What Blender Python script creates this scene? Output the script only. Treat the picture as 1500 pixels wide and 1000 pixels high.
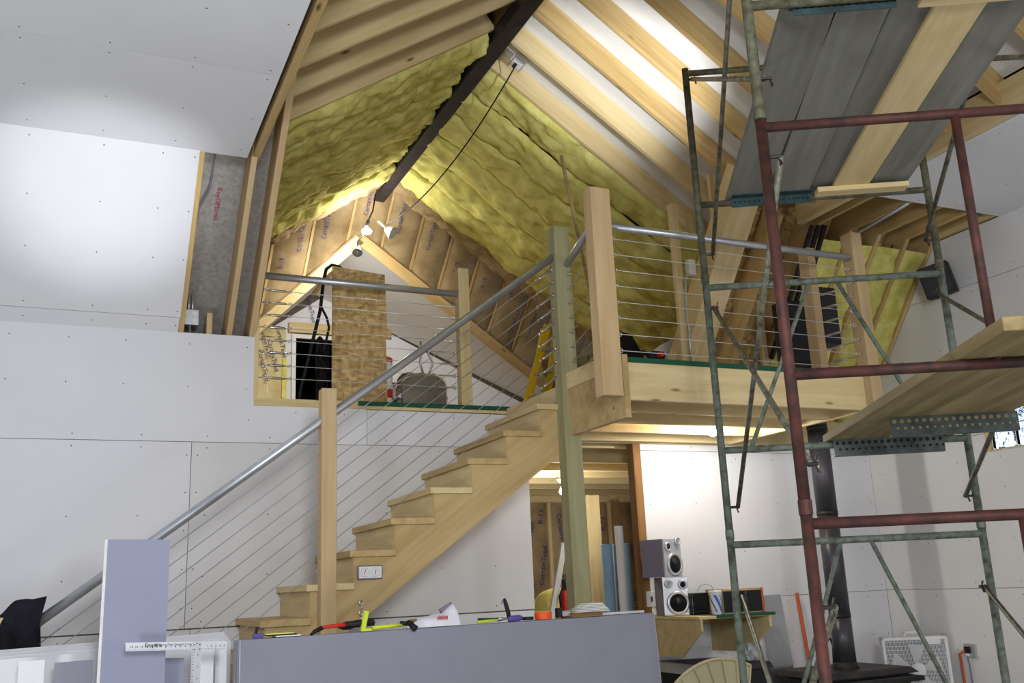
import bpy, bmesh, math, random
from mathutils import Vector, Matrix, noise
random.seed(7)
for o in list(bpy.data.objects): bpy.data.objects.remove(o)
SC = bpy.context.scene
COL = SC.collection
# ------------------------------------------------------------------ camera
FPX = 1401.6; YAW, PIT, ROL = 0.43272, 0.24729, -0.04375; EYE = 1.42
_f = Vector((math.sin(YAW)*math.cos(PIT), math.cos(YAW)*math.cos(PIT), math.sin(PIT)))
_r = Vector((math.cos(YAW), -math.sin(YAW), 0)); _u = _r.cross(_f)
_c, _s = math.cos(ROL), math.sin(ROL)
CR = _c*_r + _s*_u; CU = -_s*_r + _c*_u; CF = _f
CAMP = Vector((0, 0, EYE))
cd = bpy.data.cameras.new('camera'); cam = bpy.data.objects.new('camera', cd); COL.objects.link(cam)
cd.sensor_width = 36; cd.lens = FPX/1500*36; cd.clip_start = 0.05
M = Matrix((CR, CU, -CF)).transposed().to_4x4(); M.translation = CAMP
cam.matrix_world = M; SC.camera = cam
# ------------------------------------------------------------------ view, world, lights
SC.view_settings.view_transform = 'Standard'; SC.view_settings.look = 'None'
SC.view_settings.gamma = 1; SC.view_settings.use_curve_mapping = False
SC.view_settings.exposure = -0.05
w = bpy.data.worlds.new('world'); SC.world = w; w.use_nodes = True
bg = w.node_tree.nodes['Background']; bg.inputs[0].default_value = (0.72, 0.84, 1.0, 1); bg.inputs[1].default_value = 2.2
def lamp(name, kind, loc, power, color=(1, 1, 1), target=None, size=0.1, spot=None, blend=1.0):
    l = bpy.data.lights.new(name, kind); l.energy = power; l.color = color
    if kind == 'AREA': l.size = size
    else: l.shadow_soft_size = size
    if spot: l.spot_size = math.radians(spot); l.spot_blend = blend
    o = bpy.data.objects.new(name, l); COL.objects.link(o); o.location = loc
    if target is not None:
        o.rotation_euler = (Vector(target)-Vector(loc)).to_track_quat('-Z', 'Y').to_euler()
    return o
COOL = (0.93, 0.96, 1.0)
lamp('work_light_main', 'AREA', (0.3, -1.2, 2.5), 165, COOL, (2.6, 6.0, 2.4), 0.9)
lamp('work_light_ceiling_spot', 'SPOT', (0.2, 2.4, .5), 560, COOL, (0.06, 6.05, 3.93), 0.06, 20)
lamp('work_light_roof_spot', 'SPOT', (3.62, 4.25, 3.68), 330, COOL, (3.78, 5.9, 5.33), 0.05, 46)
lamp('fill_light_left', 'POINT', (-1.3, 1.7, .5), 130, COOL, None, 0.3)  # added low fill that lifts the flat ceiling, no fixture stands there
lamp('fill_light_right', 'POINT', (4.9, -1.2, 1.2), 130, COOL, None, 0.3)  # added general fill from behind the camera, not a known lamp
# ------------------------------------------------------------------ pixel -> place helpers
def ray(x, y): return CF + CR*((x-750)/FPX) - CU*((y-500)/FPX)
def PY(x, y, Y): d = ray(x, y); return CAMP + d*(Y/d.y)
def PX(x, y, X): d = ray(x, y); return CAMP + d*(X/d.x)
def PZ(x, y, Z): d = ray(x, y); return CAMP + d*((Z-EYE)/d.z)
def PP(x, y, p0, n): d = ray(x, y); n = Vector(n); return CAMP + d*((Vector(p0)-CAMP).dot(n)/d.dot(n))
# ------------------------------------------------------------------ materials
def lin(c): return tuple(((v/255+.055)/1.055)**2.4 if v/255 > .04045 else v/255/12.92 for v in c)
MATS = {}
def nd(t, k, **kw):
    n = t.nodes.new(k)
    for a, b in kw.items():
        if a in n.inputs: n.inputs[a].default_value = b
        else: setattr(n, a, b)
    return n
def mat(name, c1, c2=None, rough=.7, metal=0, scale=(3, 3, 3), detail=4, bump=0, bscale=None, lo=.35, hi=.65, spec=.3, emit=None, trans=0, ior=1.45, noise_scale=1.0, rnd=0.12):
    m = bpy.data.materials.new(name); m.use_nodes = True; t = m.node_tree; b = t.nodes['Principled BSDF']
    b.inputs['Roughness'].default_value = rough; b.inputs['Metallic'].default_value = metal
    b.inputs['Specular IOR Level'].default_value = spec
    if trans: b.inputs['Transmission Weight'].default_value = trans; b.inputs['IOR'].default_value = ior
    if emit: b.inputs['Emission Color'].default_value = (*emit[0], 1); b.inputs['Emission Strength'].default_value = emit[1]
    b.inputs['Base Color'].default_value = (*c1, 1)
    if c2 is not None or bump:
        tc = nd(t, 'ShaderNodeTexCoord'); mp = nd(t, 'ShaderNodeMapping'); mp.inputs['Scale'].default_value = scale
        oi = nd(t, 'ShaderNodeObjectInfo'); add = nd(t, 'ShaderNodeVectorMath', operation='ADD')
        sc = nd(t, 'ShaderNodeVectorMath', operation='SCALE'); sc.inputs[0].default_value = (17, 31, 47)
        t.links.new(oi.outputs['Random'], sc.inputs['Scale'])
        t.links.new(tc.outputs['Object'], mp.inputs[0]); t.links.new(mp.outputs[0], add.inputs[0]); t.links.new(sc.outputs[0], add.inputs[1])
        nz = nd(t, 'ShaderNodeTexNoise', Scale=noise_scale, Detail=detail, Roughness=.6)
        t.links.new(add.outputs[0], nz.inputs['Vector'])
        if c2 is not None:
            r = nd(t, 'ShaderNodeValToRGB'); r.color_ramp.elements[0].position = lo; r.color_ramp.elements[1].position = hi
            r.color_ramp.elements[0].color = (*c1, 1); r.color_ramp.elements[1].color = (*c2, 1)
            t.links.new(nz.outputs['Fac'], r.inputs[0])
            hv = nd(t, 'ShaderNodeHueSaturation'); mr = nd(t, 'ShaderNodeMapRange'); mr.inputs[3].default_value = 1-rnd; mr.inputs[4].default_value = 1+rnd
            t.links.new(oi.outputs['Random'], mr.inputs[0]); t.links.new(mr.outputs[0], hv.inputs['Value'])
            t.links.new(r.outputs[0], hv.inputs['Color']); t.links.new(hv.outputs[0], b.inputs['Base Color'])
            m['mix'] = 1
        if bump:
            bp = nd(t, 'ShaderNodeBump', Strength=bump, Distance=.01)
            if bscale:
                n2 = nd(t, 'ShaderNodeTexNoise', Scale=bscale, Detail=3); t.links.new(tc.outputs['Object'], n2.inputs['Vector']); t.links.new(n2.outputs['Fac'], bp.inputs['Height'])
            else: t.links.new(nz.outputs['Fac'], bp.inputs['Height'])
            t.links.new(bp.outputs[0], b.inputs['Normal'])
    MATS[name] = m
    return m
def wood(name, c1, c2, knot, rnd=.1):
    """boards run along local x: stretched grain plus dark knots"""
    m = mat(name, c1, c2, rough=.75, scale=(1.2, 16, 16), lo=.3, hi=.7, rnd=rnd, bump=.12)
    t = m.node_tree; b = t.nodes['Principled BSDF']; src = b.inputs['Base Color'].links[0].from_socket
    tc = nd(t, 'ShaderNodeTexCoord'); mp = nd(t, 'ShaderNodeMapping'); mp.inputs['Scale'].default_value = (1.5, 5, 5)
    oi = nd(t, 'ShaderNodeObjectInfo'); sc = nd(t, 'ShaderNodeVectorMath', operation='SCALE'); sc.inputs[0].default_value = (7, 11, 13)
    ad = nd(t, 'ShaderNodeVectorMath', operation='ADD')
    t.links.new(oi.outputs['Random'], sc.inputs['Scale']); t.links.new(tc.outputs['Object'], mp.inputs[0]); t.links.new(mp.outputs[0], ad.inputs[0]); t.links.new(sc.outputs[0], ad.inputs[1])
    vo = nd(t, 'ShaderNodeTexVoronoi', Scale=1.0); t.links.new(ad.outputs[0], vo.inputs['Vector'])
    r = nd(t, 'ShaderNodeValToRGB'); r.color_ramp.elements[0].position = .02; r.color_ramp.elements[1].position = .08
    r.color_ramp.elements[0].color = (1, 1, 1, 1); r.color_ramp.elements[1].color = (0, 0, 0, 1)
    t.links.new(vo.outputs['Distance'], r.inputs[0])
    mx = nd(t, 'ShaderNodeMix', data_type='RGBA'); mx.inputs[7].default_value = (*knot, 1)
    t.links.new(r.outputs[0], mx.inputs[0]); t.links.new(src, mx.inputs[6]); t.links.new(mx.outputs[2], b.inputs['Base Color'])
    return m
mat('drywall', (.74, .74, .77), (.80, .80, .82), rough=.85, scale=(.6, .6, .6), rnd=.015)
mat('drywall_warm', (.73, .72, .72), (.79, .78, .77), rough=.85, scale=(.6, .6, .6), rnd=.015)
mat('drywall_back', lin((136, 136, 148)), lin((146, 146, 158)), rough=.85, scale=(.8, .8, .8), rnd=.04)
mat('drywall_blue', lin((144, 147, 168)), lin((153, 156, 176)), rough=.85, scale=(.8, .8, .8), rnd=.02)
mat('gypsum', (.8, .8, .78), (.7, .7, .68), rough=.95, scale=(20, 20, 20))
mat('backing', (.16, .13, .09), rough=.9)
wood('pine', lin((226, 206, 160)), lin((206, 182, 128)), lin((120, 84, 42)))
wood('pine_dark', lin((206, 178, 124)), lin((178, 146, 92)), lin((92, 60, 30)))
wood('fir', lin((208, 182, 140)), lin((190, 160, 116)), lin((120, 78, 44)))
wood('tread_wood', lin((206, 180, 130)), lin((178, 150, 100)), lin((120, 90, 56)))
wood('brown_wood', lin((150, 112, 66)), lin((116, 82, 46)), lin((60, 40, 22)))
wood('treated', lin((180, 174, 134)), lin((156, 150, 110)), lin((86, 84, 50)))
wood('grey_plank', lin((138, 137, 128)), lin((116, 114, 106)), lin((74, 70, 64)))
wood('deck_wood', lin((176, 158, 112)), lin((134, 116, 78)), lin((90, 72, 44)))
def osb():
    m = mat('osb', lin((206, 178, 124)), lin((160, 128, 78)), rough=.8, scale=(26, 26, 8), lo=.3, hi=.72, detail=6, bump=.2)
    t = m.node_tree; b = t.nodes['Principled BSDF']; src = b.inputs['Base Color'].links[0].from_socket
    tc = nd(t, 'ShaderNodeTexCoord'); vo = nd(t, 'ShaderNodeTexVoronoi', Scale=22.0); mp = nd(t, 'ShaderNodeMapping'); mp.inputs['Scale'].default_value = (1, 1, 2.2); mp.inputs['Rotation'].default_value = (.2, .5, .3)
    t.links.new(tc.outputs['Object'], mp.inputs[0]); t.links.new(mp.outputs[0], vo.inputs['Vector'])
    mx = nd(t, 'ShaderNodeMix', data_type='RGBA', blend_type='OVERLAY'); mx.inputs[0].default_value = .4
    t.links.new(src, mx.inputs[6]); t.links.new(vo.outputs['Color'], mx.inputs[7])
    hs = nd(t, 'ShaderNodeHueSaturation'); hs.inputs['Saturation'].default_value = .85
    mx2 = nd(t, 'ShaderNodeMix', data_type='RGBA'); mx2.inputs[0].default_value = .72; bw = nd(t, 'ShaderNodeRGBToBW')
    t.links.new(vo.outputs['Color'], bw.inputs[0]); t.links.new(bw.outputs[0], mx.inputs[7])
    t.links.new(mx.outputs[2], b.inputs['Base Color'])
osb()
mat('insulation', lin((228, 222, 142)), lin((192, 183, 92)), rough=.95, scale=(7, 7, 7), lo=.28, hi=.72, detail=6, bump=.9, spec=.05, rnd=.06)
mat('insulation_pale', lin((236, 228, 140)), lin((206, 196, 96)), rough=.95, scale=(9, 9, 9), detail=6, bump=.8, spec=.05)
mat('kraft', lin((172, 150, 112)), lin((138, 116, 80)), rough=.6, scale=(4, 4, 4), detail=5, bump=.5, rnd=.1)
mat('kraft_pale', lin((214, 200, 150)), lin((196, 178, 122)), rough=.6, scale=(4, 4, 4), detail=5, bump=.4)
mat('ink', lin((66, 56, 124)), rough=.8)
mat('red_ink', lin((176, 44, 44)), rough=.8)
mat('black_ink', (.02, .02, .025), rough=.8)
mat('foam_white', (.80, .80, .78), (.72, .72, .70), rough=.8, scale=(2, 2, 2), rnd=.03)
mat('spray_foam', lin((226, 206, 126)), lin((206, 184, 98)), rough=.9, scale=(20, 20, 20), bump=.5)
mat('radiant', lin((178, 176, 172)), lin((158, 152, 144)), rough=.5, metal=.15, scale=(30, 30, 30), bump=.25)
mat('steel_dark', (.030, .026, .028), (.055, .046, .046), rough=.5, metal=.5, scale=(6, 6, 6))
mat('galv', (.50, .52, .55), (.60, .62, .65), rough=.38, metal=.75, scale=(9, 9, 9), rnd=.03)
mat('bright_steel', (.66, .67, .69), rough=.28, metal=1)
mat('aluminium', (.44, .45, .47), (.39, .40, .42), rough=.45, metal=.5, scale=(3, 30, 3))
mat('scaf_green', lin((118, 130, 118)), lin((78, 78, 62)), rough=.65, metal=.15, scale=(22, 22, 22), lo=.4, hi=.68, bump=.15)
mat('scaf_olive', lin((104, 104, 84)), lin((70, 66, 48)), rough=.65, metal=.15, scale=(22, 22, 22), lo=.38, hi=.66, bump=.15)
mat('scaf_red', lin((92, 52, 46)), lin((58, 42, 38)), rough=.6, metal=.2, scale=(16, 16, 16), lo=.35, hi=.65, bump=.15)
mat('brace_steel', lin((128, 128, 112)), lin((82, 76, 62)), rough=.5, metal=.4, scale=(24, 24, 24), lo=.4, hi=.65)
mat('teal_metal', lin((58, 82, 82)), lin((40, 56, 56)), rough=.6, metal=.2, scale=(14, 14, 14))
mat('perf_steel', lin((102, 112, 110)), lin((78, 84, 82)), rough=.45, metal=.6, scale=(14, 14, 14))
mat('green_paint', lin((28, 84, 60)), rough=.7)
mat('black', (.012, .012, .014), rough=.6)
mat('black_gloss', (.012, .012, .014), rough=.25, spec=.5)
mat('black_cloth', (.010, .010, .014), (.02, .02, .026), rough=1, scale=(8, 8, 8), spec=.05)
mat('stove_iron', (.022, .022, .023), (.05, .045, .042), rough=.55, metal=.4, scale=(7, 7, 7))
mat('pipe_black', (.060, .058, .066), (.090, .086, .098), rough=.38, metal=.5, scale=(2, 2, 2))
mat('silver_plastic', (.62, .64, .68), rough=.32, metal=.55)
mat('grey_plastic', lin((128, 124, 140)), rough=.6)
mat('cone', (.02, .02, .022), rough=.5)
mat('white_plastic', (.80, .80, .80), rough=.4)
mat('white_paint', (.82, .82, .80), rough=.5)
mat('paper', (.80, .80, .78), rough=.9)
mat('paper_bag', (.78, .77, .82), (.70, .69, .76), rough=.9, scale=(6, 6, 6), bump=.4)
mat('orange', lin((232, 88, 28)), rough=.45)
mat('orange_rod', lin((196, 92, 56)), rough=.5)
mat('red', lin((204, 52, 36)), rough=.45)
mat('lime', lin((206, 220, 60)), rough=.5)
mat('purple', lin((92, 78, 150)), rough=.45)
mat('blue_foam', lin((150, 184, 214)), lin((136, 170, 202)), rough=.8, scale=(3, 3, 3))
mat('yellow_fibreglass', lin((226, 190, 30)), rough=.4)
mat('cardboard', lin((158, 148, 112)), lin((140, 130, 98)), rough=.85, scale=(3, 3, 3))
mat('beige_plastic', lin((196, 186, 148)), rough=.5)
mat('bag_plastic', (.75, .76, .78), rough=.2, trans=.55)
mat('cup', (.80, .84, .90), rough=.4)
mat('cup_blue', lin((72, 108, 190)), rough=.4)
mat('cup_teal', lin((90, 176, 190)), rough=.4)
mat('concrete', (.34, .34, .33), (.26, .26, .25), rough=.8, scale=(2, 2, 2))
mat('glass', (.92, .95, .95), rough=.02, trans=1, ior=1.02)
mat('glass_block', (.80, .86, .95), rough=.06, trans=1, ior=1.35, bump=1.0, bscale=9)
mat('foliage', (.012, .022, .012), (.03, .05, .025), rough=.9, scale=(6, 6, 6))
mat('bulb', (1, 1, 1), emit=((1, .97, .92), 800)); mat('bulb_large', (1, 1, 1), emit=((1, .97, .92), 420))
mat('pan_metal', lin((150, 146, 130)), lin((120, 116, 102)), rough=.35, metal=.7, scale=(5, 5, 5))
mat('sheet_metal', (.52, .54, .56), (.40, .42, .44), rough=.22, metal=.9, scale=(.4, .4, 2))
mat('screw', (.05, .05, .055), rough=.6)
# ------------------------------------------------------------------ mesh helpers
def link(o, parent):
    COL.objects.link(o)
    if parent is not None:
        o.parent = parent; o.matrix_parent_inverse = parent.matrix_basis.inverted()
def tag(o, label=None, cat=None, group=None, kind=None):
    if label: o['label'] = label
    if cat: o['category'] = cat
    if group: o['group'] = group
    if kind: o['kind'] = kind
    return o
def thing(name, label, cat, loc, group=None, kind=None):
    o = bpy.data.objects.new(name, None); o.empty_display_size = .05; o.location = loc; COL.objects.link(o)
    return tag(o, label, cat, group, kind)
def mkobj(name, me, m, parent, matrix):
    o = bpy.data.objects.new(name, me)
    if m: me.materials.clear(); me.materials.append(MATS[m])
    o.matrix_basis = matrix; link(o, parent)
    return o
class MB:
    def __init__(s): s.v = []; s.f = []
    def add(s, vs, fs):
        k = len(s.v); s.v += [Vector(a) for a in vs]; s.f += [tuple(i+k for i in f) for f in fs]; return s
    def box(s, a, b):
        (x0, y0, z0), (x1, y1, z1) = a, b
        return s.add([(x0,y0,z0),(x1,y0,z0),(x1,y1,z0),(x0,y1,z0),(x0,y0,z1),(x1,y0,z1),(x1,y1,z1),(x0,y1,z1)],
                     [(0,3,2,1),(4,5,6,7),(0,1,5,4),(1,2,6,5),(2,3,7,6),(3,0,4,7)])
    def prism(s, poly, off):
        n = len(poly); off = Vector(off); p = [Vector(a) for a in poly]; q = [a+off for a in p]
        return s.add(p+q, [tuple(range(n))[::-1], tuple(range(n, 2*n))] + [(i, (i+1) % n, n+(i+1) % n, n+i) for i in range(n)])
    def tube(s, pts, r, n=10, caps=True):
        pts = [Vector(p) for p in pts]; rs = r if isinstance(r, (list, tuple)) else [r]*len(pts)
        k = len(s.v); prev = None
        for i, p in enumerate(pts):
            d = (pts[min(i+1, len(pts)-1)] - pts[max(i-1, 0)]).normalized()
            if prev is None:
                a = d.orthogonal().normalized()
            else:
                a = (prev - d*prev.dot(d)).normalized()
            prev = a; b = d.cross(a)
            for j in range(n):
                t = 2*math.pi*j/n; s.v.append(p + (a*math.cos(t)+b*math.sin(t))*rs[i])
        for i in range(len(pts)-1):
            for j in range(n):
                a = k+i*n+j; b = k+i*n+(j+1) % n; s.f.append((a, b, b+n, a+n))
        if caps: s.f.append(tuple(range(k, k+n))[::-1]); s.f.append(tuple(range(k+(len(pts)-1)*n, k+len(pts)*n)))
        return s
    def lathe(s, prof, c, axis=(0, 0, 1), n=20):
        ax = Vector(axis).normalized(); c = Vector(c)
        a = ax.orthogonal().normalized(); b = ax.cross(a); k = len(s.v)
        for r, h in prof:
            for j in range(n):
                t = 2*math.pi*j/n; s.v.append(c + ax*h + (a*math.cos(t)+b*math.sin(t))*r)
        for i in range(len(prof)-1):
            for j in range(n):
                p = k+i*n+j; q = k+i*n+(j+1) % n; s.f.append((p, q, q+n, p+n))
        s.f.append(tuple(range(k, k+n))[::-1]); s.f.append(tuple(range(k+(len(prof)-1)*n, k+len(prof)*n)))
        return s
    def ring(s, c, axis, R, r, n=10, m=6):
        ax = Vector(axis).normalized(); a = ax.orthogonal().normalized(); b = ax.cross(a); c = Vector(c); k = len(s.v)
        for i in range(n):
            t = 2*math.pi*i/n; d = a*math.cos(t)+b*math.sin(t)
            for j in range(m):
                q = 2*math.pi*j/m; s.v.append(c + d*(R+r*math.cos(q)) + ax*(r*math.sin(q)))
        for i in range(n):
            for j in range(m):
                s.f.append((k+i*m+j, k+((i+1) % n)*m+j, k+((i+1) % n)*m+(j+1) % m, k+i*m+(j+1) % m))
        return s
    def grid(s, fn, nu, nv):
        k = len(s.v)
        for i in range(nu+1):
            for j in range(nv+1): s.v.append(Vector(fn(i/nu, j/nv)))
        for i in range(nu):
            for j in range(nv):
                a = k+i*(nv+1)+j; s.f.append((a, a+nv+1, a+nv+2, a+1))
        return s
    def build(s, name, m, parent=None, smooth=False, bevel=0):
        lo = Vector([min(v[i] for v in s.v) for i in range(3)]); hi = Vector([max(v[i] for v in s.v) for i in range(3)])
        c = (lo+hi)/2
        me = bpy.data.meshes.new(name); me.from_pydata([v-c for v in s.v], [], s.f)
        bm = bmesh.new(); bm.from_mesh(me); bmesh.ops.recalc_face_normals(bm, faces=bm.faces)
        if bevel: bmesh.ops.bevel(bm, geom=bm.edges[:], offset=bevel, segments=2, affect='EDGES', profile=.6)
        bm.to_mesh(me); bm.free()
        if smooth: me.polygons.foreach_set('use_smooth', [True]*len(me.polygons))
        return mkobj(name, me, m, parent, Matrix.Translation(c))
def frame(p0, p1, up=(0, 0, 1)):
    p0 = Vector(p0); p1 = Vector(p1); x = (p1-p0).normalized(); up = Vector(up)
    z = up - x*up.dot(x)
    if z.length < 1e-4: z = Vector((0, 1, 0)) - x*x.y
    z.normalize(); y = z.cross(x)
    m = Matrix((x, y, z)).transposed().to_4x4(); m.translation = (p0+p1)/2
    return m
BOXM = {}
def beam(name, p0, p1, w, h, m, parent=None, up=(0, 0, 1), bev=.003):
    """board along its local x; w across, h along 'up'; shares mesh data between equal boards"""
    L = round((Vector(p1)-Vector(p0)).length, 3); key = (L, round(w, 4), round(h, 4), m)
    if key not in BOXM:
        me = bpy.data.meshes.new(name); b = MB().box((-L/2, -w/2, -h/2), (L/2, w/2, h/2))
        me.from_pydata([tuple(v) for v in b.v], [], b.f)
        if bev and min(w, h) > .02:
            bm = bmesh.new(); bm.from_mesh(me); bmesh.ops.bevel(bm, geom=bm.edges[:], offset=bev, segments=1, affect='EDGES'); bm.to_mesh(me); bm.free()
        me.materials.append(MATS[m]); BOXM[key] = me
    return mkobj(name, BOXM[key], None, parent, frame(p0, p1, up))
def tubeobj(name, pts, r, m, parent=None, n=12): return MB().tube(pts, r, n).build(name, m, parent, smooth=False if n < 8 else True)
def text(name, s, origin, xdir, ydir, size, m, parent, lift=.0015):
    cu = bpy.data.curves.new(name, 'FONT'); cu.body = s; cu.size = size; cu.align_x = 'CENTER'; cu.align_y = 'CENTER'; cu.resolution_u = 2
    t = bpy.data.objects.new(name, cu); me = bpy.data.meshes.new_from_object(t); bpy.data.objects.remove(t); bpy.data.curves.remove(cu)
    x = Vector(xdir).normalized(); y = Vector(ydir); y = (y - x*y.dot(x)).normalized(); z = x.cross(y)
    mm = Matrix((x, y, z)).transposed().to_4x4(); mm.translation = Vector(origin)+z*lift
    return mkobj(name, me, m, parent, mm)
# ------------------------------------------------------------------ key measures
YW, XR, ZL, ZC = 6.75, 6.73, 2.75, 4.15          # back wall, right wall, loft floor, flat ceiling
YP, XP0, XP1 = 5.0, 3.10, 5.09                    # platform front, left side, right end
YS = 5.83                                         # outer face of the stair
XC, ZR, TA = 2.90, 5.78, math.tan(math.radians(33.7))   # gable ridge and pitch (underside of rafters)
YE = 9.2                                          # end of the exposed insulation
# ------------------------------------------------------------------ room shell
MB().box((-4.2, -4, -.15), (XR+.1, 13, 0)).build('floor', 'concrete')['kind'] = 'structure'
def sheetY(parent, poly, m='drywall', Y=YW, th=.012, name='drywall_sheet'):      # poly in (x,z), face at Y
    return MB().prism([(x, Y, z) for x, z in poly], (0, th, 0)).build(name, m, parent)
def rect(x0, x1, z0, z1): return [(x0, z0), (x1, z0), (x1, z1), (x0, z1)]
def screws(parent, pts, n, name='screw_heads', r=.0045):
    b = MB(); n = Vector(n)
    for p in pts: b.lathe([(r, -.001), (r, .0012)], p, n, 6)
    o = b.build(name, 'screw', parent); o['kind'] = 'stuff'; return o
g = .002
# back wall with doorway
bw = MB()
for a in ((-4.2, 3.21, 0, 2.50), (4.24, XR, 0, 2.50), (-4.2, 1.10, 2.5, 3.19)):
    bw.box((a[0], YW+.013, a[2]), (a[1], YW+.10, a[3]))
wall_back = bw.build('wall_back', 'backing'); wall_back['kind'] = 'structure'
for a in ((-4.2, -1.76, 0, 1.22), (-1.76, .735, 0, 1.22), (.735, 3.21, 0, 1.22), (-4.2, -1.70, 1.225, 2.44), (-1.70, .70, 1.225, 2.44)):
    sheetY(wall_back, rect(a[0]+g, a[1]-g, a[2]+g, a[3]-g))
sheetY(wall_back, rect(.70+g, 3.21, 1.225+g, 2.44-g), 'drywall_warm')
sheetY(wall_back, rect(-3.0, -.52-g, 2.44+g, 3.20))
sheetY(wall_back, [(-.52+g, 2.44+g), (1.92-g, 2.44+g), (1.92-g, 2.705), (1.105, 2.705), (1.105, 3.20), (-.52+g, 3.20)])
sheetY(wall_back, rect(1.92+g, 3.12, 2.44+g, 2.70))
for a in ((4.24, 5.48, 0, 1.22), (5.48, XR, 0, 1.22), (4.24, XR, 1.22, 2.44), (4.24, XR, 2.44, 2.52)):
    sheetY(wall_back, rect(a[0]+g, a[1]-g, a[2]+g, a[3]-g))
sp = []
for z in (1.18, 1.265, 2.40, 2.48): sp += [(x, YW, z) for x in [-1.3+.42*i for i in range(11)]]
for z in (1.55, 1.95): sp += [(x, YW, z) for x in [-1.3+.42*i for i in range(11)]]
sp += [(x, YW, z) for x in (-.45, -.1, .25, .66, 1.05) for z in (2.82, 3.12)] + [(1.07, YW, 2.6), (1.4, YW, 2.66), (1.75, YW, 2.66), (2.2, YW, 2.66), (2.6, YW, 2.66), (2.95, YW, 2.66)]
sp += [(x, YW, z) for x in (.67, .74) for z in (1.35, 1.6, 1.85, 2.1, 2.35)]
sp += [(x, YW, z) for x in (4.3, 4.75, 5.2, 5.6, 6.05, 6.5, 6.68) for z in (.85, 1.17, 1.27, 1.6, 2.0, 2.38, 2.47)]
sp = [p for p in sp if not (3.15 < p[0] < 4.25)]
screws(wall_back, sp, (0, -1, 0))
# doorway stud jamb and return
jamb = beam('trim_1', (4.205, YW+.05, 0), (4.205, YW+.05, 2.5), .07, .1, 'brown_wood', None, (0, 1, 0)); jamb['kind'] = 'structure'
# right wall
def slopeY(z): return 6.75-(z-2.75)/1.28                                # main roof, right side
wr = MB().prism([(XR+.013, -4, 0), (XR+.013, 6.85, 0), (XR+.013, 6.85, 2.7), (XR+.013, slopeY(4.15), 4.15), (XR+.013, -4, 4.15)], (.08, 0, 0))
WY0, WY1, WZ0, WZ1 = 4.50, 5.47, 2.285, 2.69                            # glass block window
wr = MB()
for poly in ([(-4, 0), (6.85, 0), (6.85, WZ0), (-4, WZ0)], [(WY1, WZ0), (6.85, WZ0), (6.85, 2.7), (6.79, WZ1), (WY1, WZ1)], [(-4, WZ0), (WY0, WZ0), (WY0, WZ1), (-4, WZ1)],
             [(-4, WZ1), (6.79, WZ1), (slopeY(4.15), 4.15), (-4, 4.15)]):
    wr.prism([(XR+.013, y, z) for y, z in poly], (.08, 0, 0))
wall_right = wr.build('wall_right', 'backing'); wall_right['kind'] = 'structure'
def sheetX(poly): MB().prism([(XR, y, z) for y, z in poly], (.012, 0, 0)).build('drywall_sheet', 'drywall_warm', wall_right)
for y0, y1 in ((-4, -.4), (-.4, 3.25), (3.25, YW)):
    sheetX([(y0+g, 0), (y1-g, 0), (y1-g, 1.22-g), (y0+g, 1.22-g)])
sheetX([(-4, 1.22+g), (2.0, 1.22+g), (2.0, 2.44-g), (-4, 2.44-g)])
sheetX([(2.0+g, 1.22+g), (YW, 1.22+g), (YW, 2.44-g), (WY1, 2.44-g), (WY1, WZ0), (WY0, WZ0), (WY0, 2.44-g), (2.0+g, 2.44-g)])
sheetX([(0+g, 2.44+g), (WY0, 2.44+g), (WY0, WZ1), (WY1, WZ1), (WY1, 2.44+g), (YW, 2.44+g), (YW, 2.75), (slopeY(3.68), 3.68-g), (g, 3.68-g)])
sheetX([(-4, 2.44+g), (0, 2.44+g), (0, 4.15), (-4, 4.15)])
sheetX([(0+g, 3.68+g), (slopeY(3.68), 3.68+g), (slopeY(4.15), 4.15), (g, 4.15)])
screws(wall_right, [(XR, y, z) for y in (6.62, 6.2, 5.78, 5.36, 4.94, 4.52) for z in (.85, 1.17, 1.27, 1.6, 2.0, 2.24, 2.8, 3.2, 3.62, 3.74) if y < slopeY(z)-.05 or z < 2.7], (-1, 0, 0))
# glass block window
win = thing('window_1', None, None, (XR, (WY0+WY1)/2, WZ0), kind='structure')
fm = MB()
fm.box((XR-.004, WY1-.03, WZ0), (XR+.1, WY1, WZ1)); fm.box((XR-.004, WY0, WZ0), (XR+.1, WY0+.03, WZ1))
fm.box((XR, WY0+.03, WZ0), (XR+.1, WY1-.03, WZ0+.012)); fm.box((XR, WY0+.03, WZ1-.012), (XR+.1, WY1-.03, WZ1)); fm.build('window_frame', 'pine', win)
for i in range(4):
    for j in range(2):
        y1 = WY1-.05-i*.222; z0 = WZ0+.016+j*.190
        MB().box((XR+.012, y1-.212, z0), (XR+.085, y1, z0+.182)).build('glass_block', 'glass_block', win, bevel=.012)
mo = MB()
for i in range(5): mo.box((XR+.02, WY1-.05-i*.222, WZ0+.012), (XR+.07, WY1-.04-i*.222, WZ1-.012))
mo.box((XR+.02, WY0+.03, WZ0+.199), (XR+.07, WY1-.03, WZ0+.205)); mo.build('mortar', 'white_paint', win)
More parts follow.
